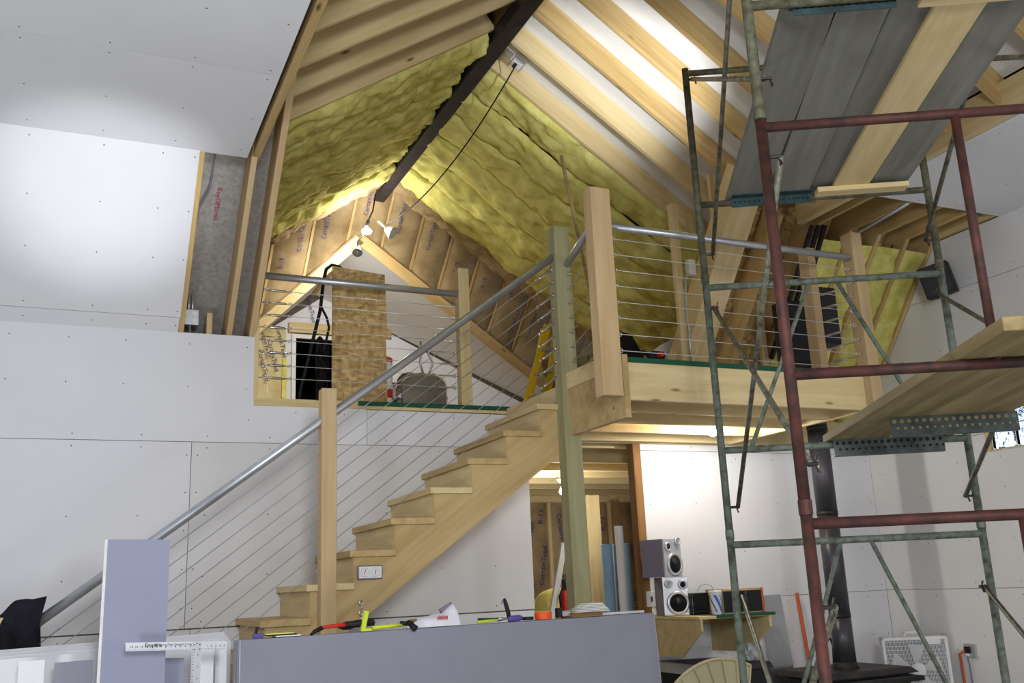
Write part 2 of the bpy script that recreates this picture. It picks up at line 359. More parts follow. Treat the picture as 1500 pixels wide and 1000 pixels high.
# unseen walls that close the room behind the photographer
tag(MB().box((-4.3, -4, 0), (-4.2, 6.85, 4.15)).build('wall_left', 'drywall'), kind='structure')
tag(MB().box((-4.3, -4.1, 0), (XR+.1, -4, 6.4)).build('wall_front', 'drywall'), kind='structure')
tag(MB().box((-4.4, -4.1, 6.5), (8.8, 12.7, 6.6)).build('ceiling_sky_seal', 'backing'), kind='structure')  # added unseen slab above the gable, keeps sky light from leaking in
tag(MB().box((XR+.13, -4.1, 4.0), (XR+.2, 6.95, 6.5)).box((8.65, 7.4, 2.6), (8.75, 12.6, 6.5)).box((XR+.2, 6.9, 2.6), (8.7, 6.95, 6.5)).box((-.6, 6.9, 2.6), (-.5, 12.6, 6.5)).box((-.5, 12.55, 5.2), (8.7, 12.65, 6.5)).box((-4.3, 6.86, 3.0), (-.5, 6.95, 6.5)).box((-4.4, -4.1, 4.1), (-4.3, 6.9, 6.5)).build('wall_sky_seal', 'backing'), kind='structure')  # added unseen boxes closing the shell against sky light leaks
# ceiling: left slope, left flat, right flat
XF = .88                                                                # edge of left flat ceiling
ceil = MB().box((-4.2, -4, ZC+.015), (XF-.05, 5.8, ZC+.06)).box((5.30, -4, ZC+.015), (XR+.1, 4.98, ZC+.06)).build('ceiling', 'backing'); ceil['kind'] = 'structure'
def sheetZ(x0, x1, y0, y1): return MB().box((x0+g, y0+g, ZC), (x1-g, y1-g, ZC+.012)).build('drywall_sheet', 'drywall', ceil)
YC = 5.83
for y1, y0 in ((YC+.02, 4.77), (4.77, 3.55), (3.55, 2.33), (2.33, 1.11), (1.11, -.11), (-.11, -1.33), (-1.33, -4)):
    sheetZ(-1.55, XF, y0, y1); sheetZ(-4.2, -1.55, y0, y1)
for y1, y0 in ((5.0, 3.78), (3.78, 2.56), (2.56, 1.34), (1.34, .1), (.1, -4)): sheetZ(5.28, XR, y0, y1)
screws(ceil, [(x, y, ZC) for x in (-1.2, -.8, -.39, .02, .43, .82) for y in (5.74, 5.3, 4.82, 4.72, 4.25, 3.6)], (0, 0, -1))
screws(ceil, [(x, y, ZC) for x in (5.4, 5.8, 6.2, 6.6) for y in (4.95, 4.5, 3.9)], (0, 0, -1))
# left sloped drywall: from (Y 6.75, z 3.2) to (5.83, 4.15)
S0 = Vector((0, YW, 3.20)); SD = (Vector((0, YC, ZC))-S0).normalized(); SL = (Vector((0, YC, ZC))-S0).length; SN = Vector((0, SD.z, -SD.y)) # normal towards the outside
def sheetS(x0, x1, a, b, m='drywall'):
    return MB().prism([(x0, *(S0+SD*a).yz), (x1, *(S0+SD*a).yz), (x1, *(S0+SD*b).yz), (x0, *(S0+SD*b).yz)], SN*.012).build('drywall_sheet', m, slope)
slope = MB().prism([(-4.2, *(S0+SN*.29).yz), (1.12, *(S0+SN*.29).yz), (1.12, *(S0+SD*2.4+SN*.29).yz), (-4.2, *(S0+SD*2.4+SN*.29).yz)], SN*.012)
slope = slope.prism([(.57, *(S0-SD*.75+SN*.29).yz), (1.12, *(S0-SD*.75+SN*.29).yz), (1.12, *(S0+SN*.29).yz), (.57, *(S0+SN*.29).yz)], SN*.012).build('ceiling_slope', 'radiant'); slope['kind'] = 'structure'
XO = .585
sheetS(-2.2, XO, .115, SL-.002); sheetS(-4.2, -2.2-g, .115, SL-.002); sheetS(-2.2, XO-.005, .0, .111); sheetS(-4.2, -2.2-g, 0, .111)
screws(slope, [(x, *(S0+SD*a).yz) for x in (-1.2, -.79, -.38, .03, .37, .56) for a in (.05, .16, .55, .9, SL-.05)], -SN)
def slopebeam(name, x, w, h, a, b, m, off=.013):
    return beam(name, Vector((x, 0, 0))+S0+SD*a+SN*(off+h/2), Vector((x, 0, 0))+S0+SD*b+SN*(off+h/2), w, h, m, slope, SN)
slopebeam('rafter', .60, .038, .235, -.3, SL+.3, 'pine_dark'); slopebeam('rafter', .925, .038, .235, -.4, SL+.3, 'fir'); slopebeam('rafter', 1.085, .045, .235, -.2, 1.9, 'fir')
beam('cripple_stud', (.79, YW+.06, 2.6), (.79, YW+.06, 3.36), .038, .089, 'pine', slope, (0, 1, 0))
text('printed_lettering', 'RoyOMartin', Vector((.765, 0, 0))+S0+SD*.86+SN*.288, -SD, (1, 0, 0), .048, 'red_ink', slope, .002)
# behind the opening under the slope
MB().prism([(.3, 7.25, 2.75), (1.1, 7.25, 2.75), (1.1, 7.25, 3.5), (.8, 7.25, 3.3)], (0, .01, 0)).build('wall_loft', 'drywall')['kind'] = 'structure'
# ------------------------------------------------------------------ gable roof over the loft
def zl(x): return ZR-TA*(XC-x)
def zr(x): return ZR-TA*(x-XC)
DL = Vector((-1, 0, -TA)).normalized(); DR = Vector((1, 0, -TA)).normalized()
NL = Vector((-DL.z*-1, 0, 0)); NL = Vector((-TA, 0, 1)).normalized(); NR = Vector((TA, 0, 1)).normalized()
RH = .19; ROF = RH/math.cos(math.radians(33.7))+.003
gl = MB().prism([(XC, -4, ZR+ROF), (XC, YE, ZR+ROF), (.2, YE, zl(.2)+ROF), (.2, -4, zl(.2)+ROF)], (0, 0, .03)).build('ceiling_gable_left', 'osb'); gl['kind'] = 'structure'
gr = MB().prism([(XC, -4, ZR+ROF), (5.27, -4, zr(5.27)+ROF), (5.27, YW, zr(5.27)+ROF), (XC, YW, ZR+ROF)], (0, 0, .03)).prism([(XC, YW, ZR+ROF), (7.6, YW, zr(7.6)+ROF), (7.6, YE, zr(7.6)+ROF), (XC, YE, ZR+ROF)], (0, 0, .03)).build('ceiling_gable_right', 'foam_white'); gr['kind'] = 'structure'
def raf(side, y, x_end, m='pine', w=.040):
    D, N, x0 = (DL, NL, XC-.05) if side < 0 else (DR, NR, XC+.05)
    z0 = zl(x0) if side < 0 else zr(x0)
    p0 = Vector((x0, y, z0)) + N*RH/2; L = abs(x_end-x0)/abs(D.x)
    return beam('rafter', p0, p0+D*L, w, RH, m, gl if side < 0 else gr, N)
ly = [(PP(425, 197, (XC, 0, ZR), (-TA, 0, 1)).y + PP(700, 72, (XC, 0, ZR), (-TA, 0, 1)).y)/2]
ly = [6.24 - .432*k for k in range(9)]
for y in ly: raf(-1, y, .96, 'pine')
ry = [6.72 - .427*k for k in range(10)]
for i, y in enumerate(ry): raf(1, y, 5.22, 'pine' if i < 2 else 'pine_dark')
def batt(side, y0, y1, xa, xb, seed, m='insulation', parent=None, lift=.0):
    nu, nv = 120, 16
    def fn(u, v):
        x = xa+(xb-xa)*u; y = y0+(y1-y0)*v
        z = zl(x) if side < 0 else zr(x); N = NL if side < 0 else NR
        q = Vector((x*3.2, y*3.2, seed))
        d = -.012 + .050*(1-(2*v-1)**2)**.6 + .050*noise.noise(q) + .034*noise.noise(q*2.7) + .020*noise.noise(q*6.5) + .010*noise.noise(q*15) + lift
        yy = y + (.018*noise.noise(Vector((x*4, seed*7, 3))) if v in (0, 1) else 0)
        if v in (0, 1): d = -.03+lift+.02*noise.noise(q*2)
        return Vector((x, yy, z)) - N*d
    o = MB().grid(fn, nu, nv).build('insulation_batt', m, parent, smooth=True)
    return o
y = 6.26; k = 0
while y < YE-.1:
    batt(-1, y, min(y+.425, YE), XC-.10, 1.0 if y < 6.8 else .3, k*3.7, 'insulation', gl, lift=.01+.02*(k > 2)); y += .42; k += 1
y = 6.74; k = 0
while y < YE-.1:
    batt(1, y, min(y+.425, YE+.03), XC+.10, 7.35, 50+k*4.1, 'insulation', gr, lift=.0 if k < 1 else .03); y += .415; k += 1
batt(1, YE-.02, YE+.30, XC+.10, 5.6, 91.3, 'kraft', gr, lift=.02)
batt(-1, YE-.02, YE+.30, XC-.10, 1.3, 93.3, 'kraft', gl, lift=.02)
beam('edge_board', Vector((XC+.2, YE+.06, zr(XC+.2)-.01))+NR*.02, Vector((7.3, YE+.06, zr(7.3)-.01))+NR*.02, .05, .06, 'brown_wood', gr, NR)
# dried spray foam along one bay of the right slope
for yy in (ry[3]+.035,):
    pts = [];
    for i in range(60):
        x = XC+.15+i*.037; pts.append(Vector((x, yy+.01*noise.noise(Vector((x*9, 1, 2))), zr(x)))+NR*(RH*.20+.014*noise.noise(Vector((x*14, 3, 1)))))
    MB().tube(pts, [.010+.006*abs(noise.noise(p*11)) for p in pts], 6).build('spray_foam_bead', 'spray_foam', gr, smooth=True)
# wall plates that carry the rafters
beam('plate_beam', (.935, 2.0, 4.30), (.935, 6.05, 4.30), .05, .28, 'pine_dark', gl)
beam('plate_beam', (5.24, -2, 4.265), (5.24, 5.66, 4.265), .06, .235, 'pine', gr)
# ridge: wood ridge board and dark steel beam below it
beam('ridge_board', (XC, 0, ZR+.13), (XC, YE+.7, ZR+.13), .045, .34, 'brown_wood', gl)
rb = MB().box((XC-.065, .5, 5.63), (XC+.065, 9.85, 5.645)).box((XC-.02, .5, 5.645), (XC+.02, 9.85, 5.74)).box((XC-.065, .5, 5.74), (XC+.065, 9.85, 5.755)).box((XC-.06, .5, 5.645), (XC-.052, 9.85, 5.74)).box((XC+.052, .5, 5.645), (XC+.06, 9.85, 5.74)).build('ridge_beam', 'steel_dark')
tag(rb, 'dark steel ridge beam under the peak of the gable roof', 'beam')
# far slope with kraft faced batts (falls away from the photographer), cut by a small dormer
KY, KZ, KS = 9.6, 5.75, .9
XD, ZD, SR_, SLF = 2.77, 5.35, .43, .90
def zk(y): return KZ-KS*(y-KY)
def zdorm(x): return ZD-SR_*(x-XD) if x > XD else ZD-SLF*(XD-x)
def yval(x): return KY+(KZ-zdorm(x))/KS
KD = Vector((0, 1, -KS)).normalized(); KN = Vector((0, KS, 1)).normalized()
far = MB().prism([(-.5, 9.0, zk(9.0)+.2), (8.5, 9.0, zk(9.0)+.2), (8.5, 11.4, zk(11.4)+.2), (XD, 9.9, zk(9.9)+.2), (-.5, 11.4, zk(11.4)+.2)], (0, 0, .03)).build('ceiling_far_slope', 'backing'); far['kind'] = 'structure'
xs = [.2+.41*i for i in range(17)]
for i, x in enumerate(xs):
    x1 = x+.40
    yb0, yb1 = min(yval(x), 12.4), min(yval(x1), 12.4)
    def fn(u, v):
        xx = x+.40*v; yy = 9.25+(yb0+(yb1-yb0)*v-9.25)*u
        q = Vector((xx*5, yy*5, i*3.3)); d = .05*(1-(2*v-1)**2)**.5 + .03*noise.noise(q)*(1 if 0 < v < 1 else 0)
        return Vector((xx, yy, zk(yy)))-KN*d
    MB().grid(fn, 24, 7).build('insulation_batt', 'kraft', far, smooth=True)
    if 1.2 < x < 6.6:
        yy = 9.42+.13*(i % 3); n_ = 0
        while yy < min(yb0, yb1)-.2:
            text('printed_lettering', 'CertainTeed' if n_ % 3 else 'R-19', Vector((x+(.12 if n_ % 2 else .28), yy, zk(yy)))-KN*.064, -KD, (-1, 0, 0), .075, 'ink', far, .014); yy += .27; n_ += 1
    beam('rafter', Vector((x-.005, 9.2, zk(9.2)))+KN*.05, Vector((x-.005, max(9.4, yb0), zk(max(9.4, yb0))))+KN*.05, .03, .14, 'pine_dark', far, KN)
# dormer: valley boards, sloped drywall, end wall with window
YB = 12.4
WX0, WX1, WB, WT = PY(427, 490, YB).x, PY(427, 490, YB).x+.95, 2.80, PY(450, 492, YB).z
dorm = MB().box((-.4, YB+.05, 2.7), (WX0, YB+.1, 5.6)).box((WX1, YB+.05, 2.7), (8.0, YB+.1, 5.6)).box((WX0, YB+.05, WT), (WX1, YB+.1, 5.6)).box((WX0, YB+.05, 2.7), (WX1, YB+.1, WB)).build('wall_dormer', 'backing'); dorm['kind'] = 'structure'
def vb(xa, xb, m):
    a = Vector((xa, yval(xa), zdorm(xa))); b = Vector((xb, yval(xb), zdorm(xb))); beam('valley_board', a-KN*.085, b-KN*.085, .13, .05, m, far, KN)
vb(XD, 5.9, 'pine_dark'); vb(XD, .7, 'pine')
def dsheet(xa, xb, m='drywall_warm'):
    MB().prism([(xa, yval(xa), zdorm(xa)), (xb, yval(xb), zdorm(xb)), (xb, YB, zdorm(xb)), (xa, YB, zdorm(xa))], (0, 0, .012)).build('drywall_sheet', m, far)
dsheet(XD, 4.3); dsheet(4.3+g, 6.6); dsheet(XD, 1.9); dsheet(1.9-g, .4)
beam('dormer_ridge', (XD, yval(XD), ZD-.02), (XD, YB, ZD-.02), .05, .06, 'pine_dark', far)
sheetY(dorm, [(2.05, 2.7), (5.9, 2.7), (6.4, 3.7), (2.9, 5.3), (2.05, 4.7)], 'drywall', YB)
for a, b, c, d in ((.2, WX0-.08, 2.7, 4.75), (WX0-.08, 2.05, WT+.1, 4.7)):
    wv = c
    MB().grid(lambda u, v, a=a, b=b, c=c, d=d: Vector((a+(b-a)*u, YB-.05*(1-(2*((u*(b-a)/.4) % 1)-1)**2)-.02*noise.noise(Vector((u*9, v*9, a))), c+(d-c)*v)), 30, 24).build('insulation_batt', 'kraft_pale', dorm, smooth=True)
for i, (px_, py_) in enumerate(((400, 520), (386, 535), (412, 500), (455, 450), (388, 500))):
    p = PY(px_, py_, YB-.08); text('printed_lettering', 'CertainTeed', p, (.25, 0, -1), (1, 0, .25), .085, 'ink', dorm, .004)
beam('stud', (WX0-.10, YB-.06, 2.75), (WX0-.10, YB-.06, 4.4), .06, .05, 'insulation_pale', dorm, (0, 1, 0), 0)
beam('header', (WX0-.05, YB-.06, WT+.09), (WX1, YB-.06, WT+.09), .05, .14, 'pine', dorm)
win2 = thing('window_2', None, None, ((WX0+WX1)/2, YB, WB), kind='structure')
MB().box((WX0, YB-.06, WB), (WX0+.05, YB+.05, WT)).box((WX0+.05, YB-.06, WT-.05), (WX1, YB+.05, WT)).box((WX0+.05, YB-.06, WB), (WX1, YB+.05, WB+.05)).box((WX0+.05, YB-.04, (WB*.75+WT*.25)), (WX1, YB+.04, (WB*.75+WT*.25)+.05)).build('window_frame', 'white_paint', win2)
MB().box((WX0+.05, YB, WB+.05), (WX1, YB+.006, WT-.05)).build('pane', 'glass', win2)
# dark trees outside the dormer window
for i, (dx, dz, r) in enumerate(((.55, .55, .75), (1.4, .2, .9), (.3, -.5, .8))):
    c = Vector((WX0+dx+1.1, YB+1.9+2.0*i, WB+dz+.5)); b = MB()
    for k in range(140):
        d = Vector((random.gauss(0, 1), random.gauss(0, 1), random.gauss(0, 1))).normalized()*r*(.55+.5*random.random())
        p = c+d; t = Vector((random.gauss(0, 1), random.gauss(0, 1), random.gauss(0, 1))).normalized()*.14; u = t.cross(Vector((.3, .5, .8))).normalized()*.08
        b.add([p-t, p+u, p+t, p-u], [(0, 1, 2, 3)])
    b.tube([(c.x, c.y, 0), (c.x, c.y, c.z)], .08, 6)
    b.lathe([(r*.1, -r), (r*.75, -r*.5), (r*.85, 0), (r*.6, r*.6), (.05, r*.85)], c, (0, 0, 1), 10)
    tag(b.build('tree', 'foliage'), ['dark tree filling the middle of the dormer window', 'dark tree at the right of the dormer window', 'dark low bush outside the bottom of the dormer window'][i], 'tree', 'trees outside the dormer window')
# ------------------------------------------------------------------ main roof, right side (falls towards the back wall)
MS0 = Vector((0, YW, 2.75)); MSD = Vector((0, -1, 1.28)).normalized(); MSN = Vector((0, 1.28, 1)).normalized(); MSL = (4.15-2.75)/MSD.z
ms = MB().prism([(4.95, *(MS0+MSN*.25).yz), (XR+.12, *(MS0+MSN*.25-MSD*.3).yz), (XR+.12, *(MS0+MSD*(MSL+.4)+MSN*.25).yz), (4.95, *(MS0+MSD*MSL+MSN*.25).yz)], MSN*.02)
ms.prism([(5.28, YW, 4.41), (XR+.12, YW, 4.41), (XR+.12, 4.9, 4.41), (5.28, 4.9, 4.41)], (0, 0, .02))
ms = ms.build('ceiling_slope_right', 'osb'); ms['kind'] = 'structure'
def msbeam(x, w=.038, m='pine_dark', a=-.1, b=None):
    b = MSL+.05 if b is None else b
    return beam('rafter', Vector((x, 0, 0))+MS0+MSD*a+MSN*.118, Vector((x, 0, 0))+MS0+MSD*b+MSN*.118, w, .235, m, ms, MSN)
mx = [4.66, 5.03, 5.40, 5.78, 6.10, 6.42, 6.71]
msbeam(4.66, .24, 'pine', b=MSL+.35)
for x in mx[1:]: msbeam(x)
for x in (5.40, 5.78, 6.10, 6.42, 6.70):
    beam('ceiling_joist', (x, 4.9, ZC+.12), (x, slopeY(4.15)+.25, ZC+.12), .038, .235, 'pine_dark', ms)
beam('ceiling_joist', (XR-.03, 4.9, ZC+.03), (XR-.03, slopeY(4.15)+.02, ZC+.03), .05, .04, 'pine', ms)
for i, (xa, xb) in enumerate(((5.42, 5.76), (5.80, 6.08), (6.12, 6.40), (6.44, 6.69))):
    def fn(u, v, xa=xa, xb=xb, i=i):
        p = Vector((xa+(xb-xa)*v, 0, 0))+MS0+MSD*(u*(MSL-.10)); q = Vector((p.x*5, p.y*5, p.z*5+i*7))
        d = .02+.045*noise.noise(q)+.02*noise.noise(q*3)-(.0 if 0 < v < 1 else .04)
        return p+MSN*(.015-d)
    MB().grid(fn, 30, 8).build('insulation_batt', 'insulation_pale', ms, smooth=True)
# flexible duct / black pipes along the slope
du = thing('flue_pipe', 'shiny dark pipe run rising along the roof slope behind the railing posts', 'pipe', PP(1150, 520, MS0, MSN))
for k in range(3):
    tubeobj('pipe', [PP(1130+12*k, 525, MS0+Vector((0, -.15, 0)), MSN), PP(1190+9*k, 330, MS0+Vector((0, -.15, 0)), MSN)], .022, 'steel_dark', du)
# conduit on the flat joists
p0, p1 = PZ(1180, 385, ZC-.03), PZ(1330, 298, ZC-.03)
tag(tubeobj('conduit', [p0, p0.lerp(p1, .5), p1], .013, 'galv'), 'thin grey conduit running along the ceiling joists above the end post', 'conduit')
# ------------------------------------------------------------------ loft floor and platform
fl = MB().box((1.105, YW-.005, ZL-.03), (7.6, YB, ZL)).box((-.4, YW+.11, ZL-.03), (1.105, YB, ZL)).build('floor_loft', 'osb'); fl['kind'] = 'structure'
MB().box((1.105, YW-.012, ZL-.045), (2.05, YW+.01, ZL+.008)).build('edge_strip', 'pine', fl)
MB().box((2.05, YW-.012, ZL-.045), (3.12, YW+.01, ZL-.022)).build('edge_strip', 'pine', fl)
MB().box((1.85, YW-.016, ZL-.022), (3.12, YW+.03, ZL+.012)).build('painted_edge', 'green_paint', fl)
for k in range(8):
    yy = 6.95+.406*k
    beam('joist', (1.0 if k > 2 else 2.6, yy, ZL-.15), (6.7, yy, ZL-.15), .040, .235, 'pine', fl)
plat = MB().box((XP0, YP, ZL-.02), (XP1, YW, ZL)).build('floor_platform', 'osb'); plat['kind'] = 'structure'
beam('rim_board', (XP0, YP+.02, ZL-.14), (XP1-.05, YP+.02, ZL-.14), .04, .24, 'pine', plat)
MB().box((XP0, YP-.004, ZL-.02), (XP1-.05, YP+.03, ZL+.012)).build('painted_edge', 'green_paint', plat)
for k in range(1, 5): beam('joist', (XP0+.04, YP+.02+.40*k, ZL-.14), (XP1-(.0 if k == 0 else .0), YP+.02+.40*k, ZL-.14), .04, .235, 'pine', plat)
beam('joist', (XP0+.04, YW-.03, ZL-.14), (XP1+1.4, YW-.03, ZL-.14), .04, .235, 'pine', plat)
beam('end_joist', (XP1-.02, YP+.04, ZL-.14), (XP1-.02, YW, ZL-.14), .04, .24, 'pine', plat, (0, 0, 1))
# side header with the sloped top cut
sy0, sy1 = YP, YS+.02
MB().prism([(XP0-.04, sy0, ZL-.37), (XP0-.04, sy1, ZL-.37), (XP0-.04, sy1, ZL+.03), (XP0-.04, sy0, ZL+.03)], (.04, 0, 0)).build('side_board', 'tread_wood', plat)
MB().prism([(XP0-.055, YP+.3, ZL-.05), (XP0-.055, sy1, ZL-.05), (XP0-.055, sy1, ZL+.06), (XP0-.055, YP+.3, ZL+.06)], (.02, 0, 0)).build('cleat', 'pine', plat)
# ------------------------------------------------------------------ room behind the doorway
YR = 10.0
lr = MB().box((2.2, YR+.1, 0), (7.0, YR+.15, 2.62)).build('wall_store_room', 'backing'); lr['kind'] = 'structure'
tag(MB().box((2.15, YW+.11, 0), (2.2, YR+.1, 2.6)).box((6.75, YW+.11, 0), (6.8, YR+.1, 2.6)).build('wall_store_sides', 'drywall_warm'), kind='structure')
for i in range(10):
    x = 3.0+.40*i
    def fn(u, v, x=x, i=i):
        q = Vector((x+.36*v, u*2.3, i*2.2)); return Vector((x+.36*v, YR-.05*(1-(2*v-1)**2)**.5-.03*noise.noise(q*4)*(1 if 0 < v < 1 else 0), 2.3*u))
    MB().grid(fn, 24, 6).build('insulation_batt', 'kraft', lr, smooth=True)
    for n_ in range(6):
        text('printed_lettering', 'CertainTeed' if n_ % 3 else 'R-13', (x+(.10 if n_ % 2 else .25), YR-.075, 2.05-.27*n_+.09*(i % 3)), (.15, 0, -1 if i % 2 else 1), (1 if i % 2 else -1, 0, .15), .085, 'ink', lr, .008)
    beam('stud', (x-.02, YR+.02, 0), (x-.02, YR+.02, 2.3), .038, .12, 'pine', lr, (0, 1, 0))
beam('rim_joist', (2.3, YR-.03, 2.50), (7.0, YR-.03, 2.50), .05, .235, 'pine', lr)
beam('top_plate', (2.3, YR-.02, 2.34), (7.0, YR-.02, 2.34), .14, .08, 'pine', lr)
for k in range(5): beam('ceiling_joist', (2.3, 7.3+.55*k, 2.5), (6.7, 7.3+.55*k, 2.5), .04, .19, 'pine', lr)
def stand(name, label, cat, px0, py0, px1, Y, w, d, m, h=None, group=None):
    pass
# studs standing in the store room (right of the lamp)
for i, (px_, w_, m_, yy) in enumerate(((872, .14, 'pine', 8.6), (905, .10, 'fir', 9.2))):
    a = PY(px_, 800, yy); top = PY(px_, 725, yy).z
    tag(beam('wall_stud', (a.x, yy, 0), (a.x, yy, min(2.4, top)), w_, .04, m_, None, (0, 1, 0)), ['wide pale plank standing upright inside the store room doorway', 'brown stud beside the blue foam rolls in the store room'][i], 'stud')
# ------------------------------------------------------------------ staircase
RISE, RUN, NT = .191, .262, 13
st = thing('staircase', 'open pine staircase with stacked treads climbing along the drywall to the loft', 'staircase', (1.3, 6.3, 0))
def tread_top(k): return 2.61-RISE*k
def nose_x(k): return 2.853-RUN*k
tm = None
for k in range(NT):
    z = tread_top(k); x = nose_x(k)
    beam('tread', (x+.145, YW-.003, z-.02), (x+.145, YS-.02, z-.02), .29, .04, 'tread_wood' if k % 3 else 'pine', st).rotation_mode = 'XYZ'
    beam('riser', (x+.038, YW-.004, z-.04-(RISE-.04)/2), (x+.038, YS+.01, z-.04-(RISE-.04)/2), .02, RISE-.042, 'pine', st)
beam('riser', (XP0-.05, YW-.004, 2.68), (XP0-.05, YS+.03, 2.68), .02, .13, 'pine', st)
poly = []
for k in range(NT-1, -1, -1):
    z = tread_top(k)-.041; x = nose_x(k)+.03
    poly += [(x, YS, z-(RISE if k < NT-1 else tread_top(NT-1)-.041-0)), (x, YS, z)] if k < NT-1 else [(x, YS, 0), (x, YS, z)]
poly += [(XP0-.06, YS, tread_top(0)-.041), (XP0-.045, YS, 2.70), (XP0-.045, YS, 2.29)]
slp = RISE/RUN
poly += [(XP0-.045-(2.29-0)/slp, YS, 0)]
bmm = MB(); n = len(poly); off = Vector((0, .04, 0))
P = [Vector(p) for p in poly]
me = bpy.data.meshes.new('stringer')
bm = bmesh.new(); vs = [bm.verts.new(p) for p in P]; f = bm.faces.new(vs); bmesh.ops.triangulate(bm, faces=[f])
r = bmesh.ops.extrude_face_region(bm, geom=bm.faces[:]); bmesh.ops.translate(bm, vec=off, verts=[e for e in r['geom'] if isinstance(e, bmesh.types.BMVert)])
bmesh.ops.recalc_face_normals(bm, faces=bm.faces); c = P[0].copy(); bmesh.ops.translate(bm, vec=-c, verts=bm.verts)
# turn so that grain follows the slope
rotm = Matrix.Rotation(math.atan(slp), 4, 'Y'); bmesh.ops.transform(bm, matrix=rotm, verts=bm.verts); bm.to_mesh(me); bm.free()
mkobj('stringer', me, 'tread_wood', st, Matrix.Translation(c) @ rotm.inverted())
me2 = me.copy(); mkobj('stringer', me2, 'tread_wood', st, Matrix.Translation(c+Vector((0, YW-YS-.06, 0))) @ rotm.inverted())
# two dial thermometer on the stringer
tp = PY(541, 838, YS)
th = thing('thermometer', 'rounded white two dial thermometer mounted on the stair stringer', 'thermometer', tp)
MB().box((tp.x-.080, YS-.022, tp.z-.042), (tp.x+.080, YS-.001, tp.z+.042)).build('case', 'grey_plastic', th, bevel=.010)
MB().box((tp.x-.070, YS-.025, tp.z-.034), (tp.x+.070, YS-.021, tp.z+.034)).build('face', 'paper', th)
for s_ in (-1, 1):
    cx = tp.x+s_*.033
    dm = MB()
    for q in range(12):
        a_ = 2*math.pi*q/12; dm.box((cx+.026*math.cos(a_)-.0018, YS-.0265, tp.z+.026*math.sin(a_)-.0018), (cx+.026*math.cos(a_)+.0018, YS-.025, tp.z+.026*math.sin(a_)+.0018))
    dm.build('dial_marks', 'black_ink', th); beam('needle', (cx-.004, YS-.0265, tp.z-.014), (cx+.003, YS-.0265, tp.z+.018), .001, .004, 'red', th, (1, 0, 0))
# ------------------------------------------------------------------ railings
CABLE_R = .0026
def eyebolt(parent, p, d, axis):
    p = Vector(p); d = Vector(d).normalized()
    MB().tube([p-d*.01, p+d*.03], .004, 6).ring(p+d*.044, axis, .014, .0035).build('eye_bolt', 'bright_steel', parent, smooth=True)
def turnbuckle(parent, p, d):
    p = Vector(p); d = Vector(d).normalized()
    MB().tube([p, p+d*.03], .004, 6).tube([p+d*.03, p+d*.05, p+d*.14, p+d*.16], [.005, .009, .009, .005], 6).ring(p+d*.18, d.orthogonal(), .012, .003).build('turnbuckle', 'bright_steel', parent, smooth=True)
# stair railing
YRl = YS-.05
sr = thing('stair_railing', 'galvanised pipe handrail and steel cables along the stair', 'railing', (1.4, YRl, .4))
ra = PY(15, 940, YRl); rz = PY(818, 371, YRl)
rdir = (rz-ra).normalized()
tubeobj('handrail', [ra-rdir*.12, rz+rdir*.02], .027, 'galv', sr, 14)
px1 = PY(479, 800, YRl).x
beam('post', (px1, YRl, .6), (px1, YRl, PY(478, 568, YRl-.045).z), .092, .092, 'fir', sr, (0, 1, 0))
beam('post', (PY(8, 950, YRl).x, YRl, 0), (PY(8, 950, YRl).x, YRl, 1.36), .09, .09, 'pine', sr, (0, 1, 0))
GX = PY(838, 700, YRl).x
zt0 = rz.z
for k in range(9):
    z1 = zt0-.115-.097*k; z0 = z1-(GX-ra.x)*rdir.z/rdir.x
    a = Vector((ra.x, YRl, z0)); b = Vector((GX-.05, YRl, z1)); d = (a-b).normalized()
    if z0 < .1: a = b + d*((b.z-.1)/-d.z)
    tubeobj('cable', [a, b+d*.19], CABLE_R, 'bright_steel', sr, 6)
    turnbuckle(sr, b, d); eyebolt(sr, b-d*.03, d, (0, 1, 0))
# green treated support post
gp = tag(beam('support_post', (GX, YRl-.0, 0), (GX, YRl-.0, PY(834, 337, YRl).z), .125, .11, 'treated', None, (0, 1, 0)), 'tall greenish treated timber post at the head of the stair', 'post')
# platform railing
pr = thing('platform_railing', 'pipe rail with steel cables and wooden posts around the stair platform', 'railing', (4.0, YP, ZL))
P2X = PY(884, 450, YP-.05).x
beam('post', (P2X, YP-.055, 2.49), (P2X, YP-.055, PY(878, 280, YP-.05).z), .14, .10, 'fir', pr, (0, 1, 0))
P3X = PY(1268, 500, YP-.02).x
beam('post', (P3X, YP-.01, 2.505), (P3X, YP-.01, PY(1243, 340, YP-.05).z), .10, .11, 'fir', pr, (0, 1, 0))
za, zb = PY(892, 334, YP).z, PY(1238, 381, YP).z
tubeobj('handrail', [(P2X+.07, YP-.03, za), (P3X-.06, YP-.03, za-.005)], .024, 'galv', pr, 14)
# short rail that runs back to the green post
tubeobj('handrail', [(P2X-.02, YP+.0, za), (GX+.03, YRl-.06, za-.0)], .027, 'galv', pr, 14)
for k in range(8):
    z = za-.085-.105*k
    tubeobj('cable', [(P2X+.11, YP-.03, z), (P3X-.10, YP-.03, z-.01)], CABLE_R, 'bright_steel', pr, 6)
    eyebolt(pr, (P2X+.07, YP-.03, z), (1, 0, 0), (0, 1, 0)); eyebolt(pr, (P3X-.052, YP-.03, z-.01), (-1, 0, 0), (0, 1, 0))
    tubeobj('cable', [(GX+.02, YRl-.09, z), (P2X-.01, YP+.0, z)], CABLE_R, 'bright_steel', pr, 6)
    eyebolt(pr, (GX+.02, YRl-.055, z), (0, -1, 0), (1, 0, 0))
bp = PZ(1180, 366, 3.80)
beam('post', (bp.x, bp.y, ZL), (bp.x, bp.y, 3.80), .11, .07, 'fir', pr, (1, 0, 0))
